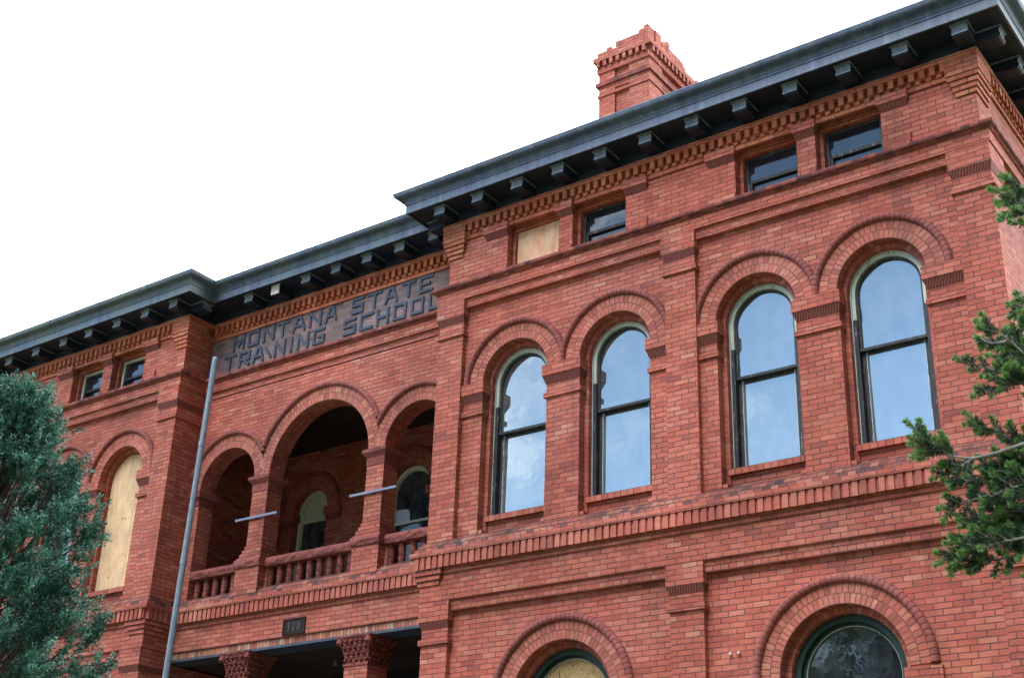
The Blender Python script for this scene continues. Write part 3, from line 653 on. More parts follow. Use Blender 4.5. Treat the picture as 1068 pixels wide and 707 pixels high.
# short stubs of brick on the parapet sill between the openings
for i in (0, 2, 4, 6):
    P2 = sorted([PW[i], PW[i+1]])
    for x in (P2[0][0]-.03, P2[0][1]+.005, P2[1][0]-.03, P2[1][1]+.005):
        mb = MB(); mb.box(x, x+.025, YU-.02, YU+.09, PWB-.02, PWB+.065); mb.build('brick_stub', M['brick'], B)
    mb = MB(); mb.box(P2[1][1]+.33, P2[1][1]+.348, YU-.03, YU+.02, 10.99, 11.10); mb.build('wall_tie', M['brick'], B)

# ---- the tall arched windows of the upper floor
def upper_window(c, board, clo, chi, half_r):
    r = W2R; zb, zs = W2B, W2S; y0, y1, y2 = D, D+.125, D+.215; ri = r-.068
    m_ = MB()
    arch_band(m_, c, r+.001, r, zb, zs, y0, y1, 0, front=False)
    arch_band(m_, c, r, ri, zb, zs, y1, y2, 0)
    # apron below the sill
    m_.poly([(c-ri, y1+.02, zb), (c+ri, y1+.02, zb), (c+ri, y1+.02, 7.215), (c-ri, y1+.02, 7.215)], 1)
    win = m_.build('arched_window', [M['reveal'], M['brick']], B)
    s_ = MB(); s_.box(c-ri-.02, c+ri+.02, y1-.045, y2+.16, 7.215, 7.292); s_.build('sill', M['sillhdr'], win)
    g_ = MB(); ring(g_, c, r+.002, r+.238, zs, D-.008, D, clo, chi); g_.build('arch_ring', M['ring'], win)
    h_ = MB(); hc = r+.282
    ah = math.acos(min(1, (chi-c)/hc)) if half_r else 0.0
    hood(h_, c, hc, .046, zs-.06 if False else zs, D, .065, 0, math.pi-ah); h_.build('arch_hood', M['hood'], win, smooth=False)
    fz = 7.294
    if board:
        q = MB(); P = arch_pts(c, ri-.012, fz, zs); q.poly([(x, y2-.01, z) for x, z in P]); q.poly([(x, y2+.012, z) for x, z in reversed(P)])
        for (x0, z0), (x1, z1) in zip(P, P[1:]): q.poly([(x0, y2-.01, z0), (x1, y2-.01, z1), (x1, y2+.012, z1), (x0, y2+.012, z0)])
        q.build('board', M['ply'], win)
        for i in range(7):
            for x in (c-ri+.05, c-.12, c+.13, c+ri-.05):
                z = fz+.06+i*.29+rnd.uniform(-.03, .03)
                if z < zs+.1 or abs(x-c) < .2: q = MB(); q.tube([(x, y2-.006, z), (x, y2-.0135, z)], .008, 8); q.build('screw_head', M['dark'], win)
        return win
    f_ = MB(); arch_band(f_, c, ri-.004, ri-.017, fz, zs, y2-.02, y2+.03, 0)
    arch_band(f_, c, ri-.014, ri-.062, zs-.32, zs, y2-.004, y2+.10, 1)
    arch_band(f_, c, ri-.0142, ri-.064, fz, zs-.32, y2-.005, y2+.10, 2)if False else None
    for sg in (-1, 1):
        xa, xb = sorted((c+sg*(ri-.014), c+sg*(ri-.063))); f_.box(xa, xb, y2-.004, y2+.10, fz, zs-.32, 2)
    fo = f_.build('frame', [M['bead'], M['palepaint'], M['peeling']], win)
    zm = 8.535
    us = MB(); arch_band(us, c, ri-.064, ri-.092, zm, zs, y2+.03, y2+.075, 0); us.build('upper_sash', M['sash'], win)
    mr = MB(); mr.box(c-ri+.066, c+ri-.066, y2+.012, y2+.078, zm-.036, zm-.001, 0); mr.build('meeting_rail', M['sash'], win)
    ls = MB()
    for sg in (-1, 1):
        xa, xb = sorted((c+sg*(ri-.066), c+sg*(ri-.118))); ls.box(xa, xb, y2+.07, y2+.12, fz+.002, zm-.037, 0)
        xa, xb = sorted((c+sg*(ri-.119), c+sg*(ri-.127))); ls.box(xa, xb, y2+.066, y2+.12, fz+.062, zm-.037, 1)
    ls.box(c-ri+.119, c+ri-.119, y2+.068, y2+.12, fz+.002, fz+.06, 0); ls.build('lower_sash', [M['peeling'], M['bead']], win)
    tx, tz = rnd.uniform(-.010, .010), rnd.uniform(-.010, .010); p = MB(); P = arch_pts(c, ri-.088, zm, zs); p.poly([(x, y2+.055+tx*(x-c)+tz*(z-9.1), z) for x, z in P]); p.build('pane', M['glass'], win)
    tx, tz = rnd.uniform(-.012, .012), rnd.uniform(-.010, .010); p = MB(); a = ri-.12; p.poly([(x, y2+.10+tx*(x-c)+tz*(z-7.9), z) for x, z in ((c-a, fz+.05), (c+a, fz+.05), (c+a, zm-.03), (c-a, zm-.03))]); p.build('pane', M['glass'], win)
    return win
LB2 = ['tall arched sash window next to the loggia', 'tall arched sash window left of the middle pilaster', 'tall arched sash window right of the middle pilaster', 'tall arched sash window nearest the fir branches',
       'tall arched window closed with pale plywood', 'tall arched window half hidden by the tree', 'tall arched window', 'tall arched window']
for k, c in enumerate(W2C):
    i = k ^ 1; nb = W2C[i]; mid = .5*(c+nb); left = c < nb
    wn_ = upper_window(c, k == 4, -1e9 if left else mid, mid if left else 1e9, left)
    wn_['label'] = LB2[k]
# imposts between and beside the tall windows
def impost(x0, x1, eL, eR):
    mb = MB()
    a, b = x0-(.045 if eL else 0), x1+(.045 if eR else 0); yb_ = D+.123
    mb.box(a, b, D-.062, yb_, 9.075, 9.235, 0); mb.taper((x0-(.006 if eL else 0), x1+(.006 if eR else 0), D-.006, yb_-.002), (a+.004, b-.004, D-.056, yb_-.001), 8.965, 9.075, 1)
    mb.box(x0-(.030 if eL else 0), x1+(.030 if eR else 0), D-.034, yb_-.001, 8.765, 8.832, 0)
    mb.build('impost', [M['brick'], M['terra']], B)
for (a, b), (xl, xr) in (((-10.37, -8.745), (-11.26, -7.925)), ((-6.69, -5.06), (-7.48, -4.07)), ((-20.30, -18.68), (-21.11, -17.80)), ((-23.98, -22.36), (-24.98, -21.55))):
    impost(xl, a-W2R, False, True); impost(a+W2R, b-W2R, True, True); impost(b+W2R, xr, True, False)
# little stepped feet of the reveals
for c in W2C:
    for sg in (-1, 1):
        x = c+sg*(W2R-.034); mb = MB(); mb.box(x-.034, x+.034, D+.02, D+.124, 6.985, 7.09); mb.build('reveal_foot', M['brick'], B)

# ---- big arches of the lower floor
def lower_window(c, kind):
    r = W1R; zs = W1S; zb = 2.6; y0, y1, y2 = D, D+.13, D+.23; ri = r-.075
    m_ = MB(); arch_band(m_, c, r+.001, r, zb, zs, y0, y1, 0, front=False); arch_band(m_, c, r, ri, zb, zs, y1, y2+.1, 0)
    win = m_.build('round_arched_window', [M['reveal']], B)
    s_ = MB(); s_.box(c-r-.05, c+r+.05, D-.06, y2+.1, 2.5, 2.6); s_.build('sill', M['sandstone'], win)
    g_ = MB(); ring(g_, c, r+.002, r+.228, zs, D-.008, D); g_.build('arch_ring', M['ring'], win)
    h_ = MB(); hood(h_, c, r+.280, .052, zs, D, .07); h_.build('arch_hood', M['hood'], win)
    f_ = MB(); arch_band(f_, c, ri-.002, ri-.075, zb, zs, y2-.03, y2+.12, 0); arch_band(f_, c, ri-.075, ri-.105, zb, zs, y2+.03, y2+.14, 0); f_.build('frame', M['green'], win)
    bd = MB(); arch_band(bd, c, ri-.105, ri-.115, zb, zs, y2+.045, y2+.12, 0); bd.build('bead', M['bead'], win)
    P = arch_pts(c, ri-.113, zb, zs); p = MB(); p.poly([(x, y2+.075, z) for x, z in P])
    p.build('board' if kind == 'board' else 'pane', M['osb'] if kind == 'board' else M['glass_dim'], win)
    if kind == 'board':
        l_ = MB(); l_.box(c-.22, c-.214, y2+.068, y2+.0745, zb, zs+.42); l_.build('board_joint', M['dark'], win)
    # imposts
    for sg in (-1, 1):
        i_ = MB(); xa, xb = sorted((c+sg*(r-.05), c+sg*(r+.36))); i_.box(xa, xb, D-.05, D+.128, zs-.18, zs-.03)
        xa, xb = sorted((c+sg*(r-.01), c+sg*(r+.34))); i_.box(xa, xb, D-.02, D+.127, zs-.28, zs-.18, 1)
        i_.build('impost', [M['brick'], M['terra']], win)
    return win
for k, c in enumerate(W1C):
    wn_ = lower_window(c, 'board' if k == 0 else 'glass')
    wn_['label'] = ['large round arched window with a green frame closed by strand board', 'large round arched window with a green frame and dark glass', 'large round arched window behind the tree', 'large round arched window'][k]

# ---- loggia piers, arches, balustrade
mb = MB()
XP = (-15.70, -13.26)
for c, r, s in LARC:
    lo = XP[0] if c > -15 else -1e9; hi = XP[1] if c < -14 and c > -15 else 1e9
    if c < -16: lo, hi = XLW, XP[0]
    elif c < -14: lo, hi = XP
    else: lo, hi = XP[1], XRW
    q = MB(); ring(q, c, r+.002, r+.225, s, YC-.008, YC, lo, hi); ao = q.build('arch_ring', M['ring'], B)
    h_ = MB(); hc = r+.27
    aR = math.acos(min(1, (hi-c)/hc)) if hi-c < hc else 0; aL = math.acos(min(1, (c-lo)/hc)) if c-lo < hc else 0
    hood(h_, c, hc, .046, s, YC, .065, aL, math.pi-aR); h_.build('arch_hood', M['hood'], ao)
for xc in XP:
    q = MB(); q.box(xc-.17, xc+.17, YC, YC+.32, 6.9, 8.60, 0, 'b')
    # stepped base
    for k in range(4):
        e = .088-.024*k; q.box(xc-.17-e, xc+.17+e, YC-e, YC+.32+e, (6.9 if k == 0 else 7.50+.0677*(k-1)), 7.50+.0677*k)
    pier = q.build('loggia_pier', M['brick'], B)
    q = MB(); q.box(xc-.178, xc+.178, YC-.008, YC+.328, 8.60, 8.73); q.taper((xc-.178, xc+.178, YC-.008, YC+.328), (xc-.235, xc+.235, YC-.065, YC+.385), 8.73, 8.80); q.box(xc-.235, xc+.235, YC-.065, YC+.385, 8.80, 8.852)
    q.build('capital', M['sandstone'], pier)
for x0, x1, xa, xb in ((XLW, -17.13, XLW, -17.07), (-11.85, XRW, -11.91, XRW)):
    q = MB(); q.box(x0, x1+(.008 if x0 == XLW else 0), YC-.005, YC+.328, 8.60, 8.73); q.box(xa, xb, YC-.055, YC+.37, 8.73, 8.852)
    q.build('respond_capital', M['sandstone'], B)
bal = MB()
def rail_seg(m_, x0, x1, yf):
    n = max(2, int((x1-x0)/.06)); pts = []
    for i in range(n+1):
        x = x0+(x1-x0)*i/n
        row = []
        for (y, z, k) in ((yf+.22, 7.335, 0), (yf+.012, 7.335, .2), (yf, 7.37, 1), (yf-.006, 7.41, 1), (yf+.008, 7.455, 1), (yf+.03, 7.475, .6), (yf+.22, 7.485, .2)):
            nn = mnoise.noise((x*9, y*7+z*20, z*14))*.017*k + mnoise.noise((x*28, 3.1, z*40))*.006*k
            row.append((x, y+nn, z+nn*.6))
        pts.append(row)
    for A, Bq in zip(pts, pts[1:]):
        for k in range(len(A)-1): m_.poly([A[k], Bq[k], Bq[k+1], A[k+1]])
        m_.poly([A[0], A[-1], Bq[-1], Bq[0]])
    m_.poly(pts[0]); m_.poly(pts[-1][::-1])
for a, b in ((-17.13, -15.955), (-15.445, -13.515), (-13.005, -11.85)): rail_seg(bal, a, b, YC+.0)
for xc in XP: rail_seg(bal, xc-.285, xc+.285, YC-.125)
rail = bal.build('balustrade', M['sandstone'], B); rail['label'] = 'rough red sandstone handrail on round brick balusters'
bp = [(.062, 6.985), (.062, 7.0)]
for k in range(5):
    z = 7.0+k*.0672; bp += [(.050, z+.004), (.055, z+.012), (.056, z+.05), (.050, z+.062)]
bp += [(.058, 7.34)]
q = MB(); q.lathe(0, 0, bp, 14)
b0 = q.build('baluster', M['tooth'], rail, smooth=False); first = True
M['balus'] = brick('stacked_round_brick', h=.0672, w=3.0, off=0, pal=PAL_DARK, seed=41.0, mw=.006)
b0.data.materials[0] = M['balus']
xs = [-17.02+.2083*k for k in range(6) if -17.02+.2083*k < -15.94] + [-15.38+.2083*k for k in range(9)] + [-12.93+.2083*k for k in range(6) if -12.93+.2083*k < -11.86]
for x in xs:
    if first: b0.location = (x, YC+.13, 0); first = False
    else: copy_obj(b0, rail, (x, YC+.13, 0))
for xc in XP:
    for sg in (-1, 1):
        x = xc+sg*(.255+.03); q = MB(); q.box(x-.03, x+.03, YC+.06, YC+.20, 6.985, 7.335); q.build('half_baluster', M['brick'], rail)
q = MB(); q.box(-17.13, -11.85, YC+.0, YC+.30, 6.9, 6.985); q.build('balustrade_plinth', M['mossy'], B)

# loggia windows
def loggia_window(c, kind):
    r = .47 if kind == 'glass' else .41; m_ = MB(); y0 = 2.7; arch_band(m_, c, r+.001, r, 7.1, 9.04, y0, y0+.22, 0, front=False)
    win = m_.build('loggia_window', M['reveal'], B)
    g_ = MB(); ring(g_, c, r+.002, r+.225, 9.04, y0-.008, y0); g_.build('arch_ring', M['ring'], win)
    h_ = MB(); hood(h_, c, r+.27, .044, 9.04, y0, .055); h_.build('arch_hood', M['hood'], win)
    f_ = MB(); arch_band(f_, c, r-.002, r-.062, 7.1, 9.04, y0+.14, y0+.24, 0); arch_band(f_, c, r-.062, r-.075, 7.1, 9.04, y0+.165, y0+.24, 0); f_.build('frame', M['palesash'], win)
    zr = 8.56 if kind == 'glass' else 8.93
    f_ = MB(); f_.box(c-r+.077, c+r-.077, y0+.17, y0+.22, zr-.04, zr); f_.build('meeting_rail', M['palesash'], win)
    P = arch_pts(c, r-.07, zr, 9.04); p = MB(); p.poly([(x, y0+.20, z) for x, z in P]); p.build('lunette_panel' if kind == 'panel' else 'pane', M['whiteboard'] if kind == 'panel' else M['glass_porch'], win)
    p = MB(); p.poly([(c-r+.07, y0+.21, 7.12), (c+r-.07, y0+.21, 7.12), (c+r-.07, y0+.21, zr-.03), (c-r+.07, y0+.21, zr-.03)]); p.build('pane', M['glass_porch'], win)
    for sg in (-1, 1):
        i_ = MB(); xa, xb = sorted((c+sg*(r-.05), c+sg*(r+.34))); i_.box(xa, xb, y0-.05, y0+.13, 8.90, 9.04, 0)
        xa, xb = sorted((c+sg*(r-.008), c+sg*(r+.33))); i_.box(xa, xb, y0-.03, y0+.125, 8.82, 8.90, 1); i_.box(xa, xb, y0-.016, y0+.125, 8.60, 8.665, 0)
        i_.build('impost', [M['brick'], M['terra']], win)
    if kind == 'glass' and abs(c+14.44) < .1:
        p = MB(); P = [(c-.39, zr+.004), (c-.08, zr+.004), (c-.085, zr+.14), (c-.11, zr+.20), (c-.17, zr+.225), (c-.39, zr+.235)]
        p.poly([(x, y0+.185, z) for x, z in P]); p.poly([(x, y0+.19, z) for x, z in reversed(P)])
        for (x0, z0), (x1, z1) in zip(P, P[1:]+P[:1]): p.poly([(x0, y0+.185, z0), (x1, y0+.185, z1), (x1, y0+.19, z1), (x0, y0+.19, z0)])
        p.build('pale_sheet', M['palesheet'], win)  # pale blue-white rounded sheet, low at the window's left
    return win
for c, k, lb in ((-16.68, 'panel', 'arched loggia window with a pale panel in its arch'), (-14.44, 'glass', 'arched loggia window with a cream frame and dark glass'), (-12.30, 'glass', 'arched loggia window')):
    loggia_window(c, k)['label'] = lb

# ---- porch below the loggia
q = MB(); q.poly([(XLW, YC-.012, 6.055), (XRW, YC-.012, 6.055), (XRW, YC-.012, 6.152), (XLW, YC-.012, 6.152)]); q.poly([(XLW, YC-.012, 6.055), (XRW, YC-.012, 6.055), (XRW, YC+.05, 6.055), (XLW, YC+.05, 6.055)]); q.build('soldier_course', M['multi'], B)
for a, b in ((XLW+.005, -15.78), (-15.72, -13.36), (-13.30, XRW-.005)): q = MB(); q.box(a, b, YC-.012, YC+.34, 6.015, 6.054); q.build('steel_lintel', M['steel'], B)
for xc in (-15.75, -13.335):
    q = MB(); q.box(xc-.22, xc+.22, YC+.0, YC+.42, 1.0, 5.60, 0)
    pier = q.build('porch_pier', M['brick'], B)
    q = MB(); h0, h1 = 5.665, 5.99; n = 8
    q.box(xc-.235, xc+.235, YC-.015, YC+.435, 5.60, 5.645)
    prev = (xc-.215, xc+.215, YC+.005, YC+.415); zp = 5.645
    for i in range(1, n+1):
        t = i/n; e = -.005+.10*t**1.6; cur = (xc-.22-e, xc+.22+e, YC-e, YC+.42+e); z = 5.645+(6.0-5.645)*t
        # finer cross grid so the carving has relief
        q.taper(prev, cur, zp, z); prev, zp = cur, z
    q.box(xc-.325, xc+.325, YC-.105, YC+.525, 6.0, 6.0135)
    # carved leaves and scrolls on the faces
    for sx in (-1, 1):
        q.tube([(xc+sx*.27, YC-.09, 5.90), (xc+sx*.27, YC-.06, 5.97)], [.05, .05], 8); 
    for i in range(5):
        for j in range(4):
            x = xc-.20+.10*i+(.05 if j % 2 else 0); z = 5.68+.085*j; e = .10*((z-5.645)/.355)**1.6
            if abs(x-xc) < .25:
                q.tube([(x, YC-e+.004, z-.03), (x, YC-e-.022, z+.005), (x+.02, YC-e-.006, z+.035)], [.012, .028, .008], 6)
                yv = YC+.21+(x-xc); q.tube([(xc+.22+e-.004, yv, z-.03), (xc+.22+e+.022, yv, z+.005), (xc+.22+e+.006, yv+.02, z+.035)], [.012, .028, .008], 6)
    q.build('carved_capital', M['carved'], pier)
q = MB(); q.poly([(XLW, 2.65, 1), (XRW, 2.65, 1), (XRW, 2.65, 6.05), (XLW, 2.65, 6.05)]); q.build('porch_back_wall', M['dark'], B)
q = MB(); q.lathe(-14.72, 1.6, [(.012, 6.03), (.012, 5.99), (.028, 5.975), (.032, 5.955), (.028, 5.935), (.01, 5.925), (.0, 5.923)], 10); q.build('porch_lamp', M['bar'], B)

# ---- raised letters
G = {'M': [((0, 0), (0, 1)), ((0, 1), (.5, .25)), ((.5, .25), (1, 1)), ((1, 1), (1, 0))], 'O': [((0, 0), (0, 1)), ((0, 1), (1, 1)), ((1, 1), (1, 0)), ((1, 0), (0, 0))],
     'N': [((0, 0), (0, 1)), ((0, 1), (1, 0)), ((1, 0), (1, 1))], 'T': [((0, 1), (1, 1)), ((.5, 1), (.5, 0))], 'A': [((0, 0), (.36, 1)), ((.36, 1), (.64, 1)), ((.64, 1), (1, 0)), ((.18, .36), (.82, .36))],
     'S': [((1, 1), (0, 1)), ((0, 1), (0, .52)), ((0, .52), (1, .52)), ((1, .52), (1, 0)), ((1, 0), (0, 0))], 'E': [((0, 0), (0, 1)), ((0, 1), (1, 1)), ((0, .52), (.75, .52)), ((0, 0), (1, 0))],
     'R': [((0, 0), (0, 1)), ((0, 1), (1, 1)), ((1, 1), (1, .45)), ((1, .45), (0, .45)), ((.45, .45), (1, 0))], 'I': [((.5, 0), (.5, 1))], 'G': [((1, 1), (0, 1)), ((0, 1), (0, 0)), ((0, 0), (1, 0)), ((1, 0), (1, .45)), ((1, .45), (.55, .45))],
     'C': [((1, 1), (0, 1)), ((0, 1), (0, 0)), ((0, 0), (1, 0))], 'H': [((0, 0), (0, 1)), ((1, 0), (1, 1)), ((0, .5), (1, .5))], 'L': [((0, 1), (0, 0)), ((0, 0), (1, 0))]}
def letter(ch, x0, x1, z0, z1, tilt=0):
    q = MB(); t = .023; ln = 0
    for (a, b) in G[ch]:
        ax, az = x0+t+(x1-x0-2*t)*a[0], z0+t+(z1-z0-2*t)*a[1]; bx, bz = x0+t+(x1-x0-2*t)*b[0], z0+t+(z1-z0-2*t)*b[1]
        d = Vector((bx-ax, bz-az)); d.normalize(); n_ = Vector((-d.y, d.x))*t; ax -= d.x*t*.98; az -= d.y*t*.98; bx += d.x*t*.98; bz += d.y*t*.98
        y = YC+.07-.022-.0011*ln; ln += 1
        P = [(ax-n_.x, az-n_.y), (bx-n_.x, bz-n_.y), (bx+n_.x, bz+n_.y), (ax+n_.x, az+n_.y)]
        if tilt:
            cx, cz = (x0+x1)/2, (z0+z1)/2; P = [(cx+(x-cx)*math.cos(tilt)-(z-cz)*math.sin(tilt), cz+(x-cx)*math.sin(tilt)+(z-cz)*math.cos(tilt)) for x, z in P]
        f_ = [(x, y, z) for x, z in P]; k_ = [(x, YC+.072, z) for x, z in P]; q.poly(f_)
        for i in range(4): q.poly([f_[i], k_[i], k_[(i+1) % 4], f_[(i+1) % 4]])
    return q.build('letter', M['letter'], sign_panel)
T0, T1, Z0, Z1 = 11.345, 11.63, 11.0, 11.285
for ch, a, b in (('M', -16.85, -16.57), ('O', -16.485, -16.215), ('N', -16.125, -15.85), ('T', -15.81, -15.51), ('A', -15.44, -15.13), ('N', -15.05, -14.77), ('A', -14.69, -14.42),
                 ('S', -14.10, -13.845), ('T', -13.76, -13.46), ('A', -13.395, -13.12), ('T', -13.04, -12.755), ('E', -12.675, -12.40)): letter(ch, a, b, T0, T1)
for ch, a, b in (('T', -17.03, -16.73), ('R', -16.655, -16.39), ('A', -16.32, -16.05), ('N', -15.815, -15.555), ('I', -15.48, -15.36), ('N', -15.28, -15.02), ('G', -14.92, -14.66),
                 ('S', -14.25, -13.98), ('C', -13.89, -13.61), ('H', -13.54, -13.28), ('O', -13.185, -12.92), ('O', -12.825, -12.57), ('L', -12.465, -12.22)): letter(ch, a, b, Z0, Z1)
letter('I', -16.02, -15.90, Z0-.01, Z1-.02, R(36))['label'] = 'letter I knocked over to the left'

# ---- chimney
q = MB(); cx0, cx1, cy0, cy1 = -12.17, -11.02, 5.0, 7.1
q.box(cx0+.05, cx1-.05, cy0+.05, cy1-.05, 12.4, 18.12, 0)
for x0, x1 in ((cx0, cx0+.37), (cx1-.45, cx1)):
    for y0, y1 in ((cy0, cy0+.5), (cy1-.5, cy1)): q.box(x0, x1, y0, y1, 12.4, 18.0, 0)
q.box(cx0+.37, cx1-.45, cy0+.004, cy0+.06, 17.55, 17.70, 0); q.box(cx1-.06, cx1-.004, cy0+.5, cy1-.5, 17.55, 17.70, 0)
for z, e, hh, mm in ((17.66, .05, .09, 1), (17.42, .025, .06, 0), (17.98, .03, .12, 0)):
    q.box(cx0-e, cx1+e, cy0-e, cy1+e, z, z+hh, mm)
q.box(cx0+.0, cx1-.0, cy0+.0, cy1, 18.1, 18.24, 0); q.box(cx0-.09, cx1+.09, cy0-.09, cy1+.09, 18.24, 18.34, 0)
pth = [(cx0, cy1), (cx0, cy0), (cx1, cy0), (cx1, cy1)]
teeth(q, pth, 0, .15, [(.1, .6, .085, 0, 0)], 18.11, 18.238, .05)
rr = random.Random(5)
def broken(x0, x1, y0, y1, axis):
    L = (x1-x0) if axis == 0 else (y1-y0); n = int(L/.105)
    for i in range(n):
        t = i/n
        hgt = .12+.30*(t if axis == 0 else 1-t)+rr.uniform(-.05, .07)
        k = max(1, int(hgt/.0677)); a = (x0 if axis == 0 else y0)+L*i/n; b = a+L/n+.001*(i % 2)
        e = rr.uniform(0, .012)
        if axis == 0: q.box(a, b, y0-e, y1, 18.342, 18.342+k*.0677, 0)
        else: q.box(x0, x1+e, a, b, 18.342, 18.342+k*.0677, 0)
broken(cx0-.02, cx1+.0, cy0-.02, cy0+.22, 0); broken(cx1-.22, cx1+.02, cy0+.24, cy1, 1)
ch = q.build('chimney', [M['chim'], M['mould']], B); ch['label'] = 'tall brick chimney with a crumbling top'
# ---- small fixings on the wall
for x in (-7.19, -7.085):
    q = MB(); q.tube([(x, D+.01, 5.058), (x, D-.025, 5.06), (x+.012, D-.05, 5.055)], [.008, .02, .014], 8); q.build('insulator', M['porcelain'], B)
q = MB(); q.box(-20.55, -20.53, -.05, .0, 10.52, 10.60); q.build('wall_hook', M['peeling'], B)

# ------------------------------------------------------------------ separate things on the facade
q = MB(); q.box(-.225, .225, -.035, -.0, -.12, .12, 0); q.box(-.225, .225, -.045, -.036, .10, .12, 0); q.box(-.225, .225, -.045, -.036, -.12, -.10, 0); q.box(-.225, -.205, -.045, -.036, -.099, .099, 0); q.box(.205, .225, -.045, -.036, -.099, .099, 0)
pl = empty('number_plaque', (-14.58, YC-.024, 6.29)); o = q.build('plate', simple('dark_bronze', (.020, .012, .010), .75, 30, .4, .002, .2), pl)
tag(pl, 'dark rectangular plaque reading 100 on the wall below the balustrade', 'plaque')
for i, ch_ in enumerate('100'):
    q = MB(); x = -.10+.10*i; t = .013
    if ch_ == '1': q.box(x-t, x+t, -.043, -.036, -.07, .07); q.box(x-t-.012, x-t, -.0425, -.036, .035, .052)
    else:
        n = 20
        for k in range(n):
            a, b = 2*math.pi*k/n, 2*math.pi*(k+1)/n
            def pp(an, s_): return (x+(.036*s_)*math.cos(an), (.07-.036*(1-s_))*math.sin(an) if s_ == 1 else (.07-.024)*math.sin(an))
            o1, o2 = pp(a, 1), pp(b, 1); i1 = (x+.014*math.cos(a), .046*math.sin(a)); i2 = (x+.014*math.cos(b), .046*math.sin(b))
            q.poly([(o1[0], -.043, o1[1]), (o2[0], -.043, o2[1]), (i2[0], -.043, i2[1]), (i1[0], -.043, i1[1])])
            q.poly([(o1[0], -.043, o1[1]), (o2[0], -.043, o2[1]), (o2[0], -.036, o2[1]), (o1[0], -.036, o1[1])])
    q.build('digit', simple('grey_metal_digit', (.032, .035, .046), .55, 30, .2, .001, .4), pl)
for k, xc in enumerate((-15.69, -13.245)):
    root = empty('metal_bar', (xc, YC-.03, 8.165)); q = MB()
    q.box(-.46, .46, -.012, .012, -.018, .018); q.build('bar', M['bar'], root)
    q = MB(); q.box(-.03, .03, .012, .032, -.03, .03); q.build('bracket', M['steel'], root)
    tag(root, ['thin blue grey metal bar fixed across the left loggia pier', 'thin blue grey metal bar fixed across the right loggia pier'][k], 'bar', 'metal bars on the loggia piers')
q = MB(); p0, p1 = Vector((-15.36, -1.25, 0)), Vector((-15.378, -1.0, 10.25))
q.tube([p0, p1], [.050, .042], 14)
fp = empty('flagpole', (0, 0, 0)); tag(fp, 'plain grey galvanised pole standing in front of the loggia', 'pole')
q.build('shaft', M['pole'], fp, smooth=False)
for t in (.28, .50, .68, .86):
    c_ = p0.lerp(p1, t); d_ = (p1-p0).normalized(); q = MB(); q.tube([c_-d_*.035, c_-d_*.03, c_+d_*.03, c_+d_*.035], [.048, .051, .051, .048], 14); q.build('coupling', M['pole'], fp)
q = MB(); q.tube([p1, p1+Vector((0, 0, .02))], [.044, .034], 14); q.build('cap', M['pole'], fp)

# ------------------------------------------------------------------ trees
def pix(x, y, dist):
    d = AX_F*F_PX + AX_R*(x-534) - AX_U*(y-353.5); d.normalize(); return CAM + d*dist
def rvec(r): 
    while True:
        v = Vector((r.uniform(-1, 1), r.uniform(-1, 1), r.uniform(-1, 1)))
        if .05 < v.length < 1: return v.normalized()
def blade(mb, p, d, L, wd, r, m=0):
    s_ = d.cross(rvec(r)); 
    if s_.length < 1e-4: return
    s_ = s_.normalized()*wd*.5; q = p+d*L*.55; e = p+d*L
    mb.poly([p-s_*.5, q-s_, e, q+s_], m)
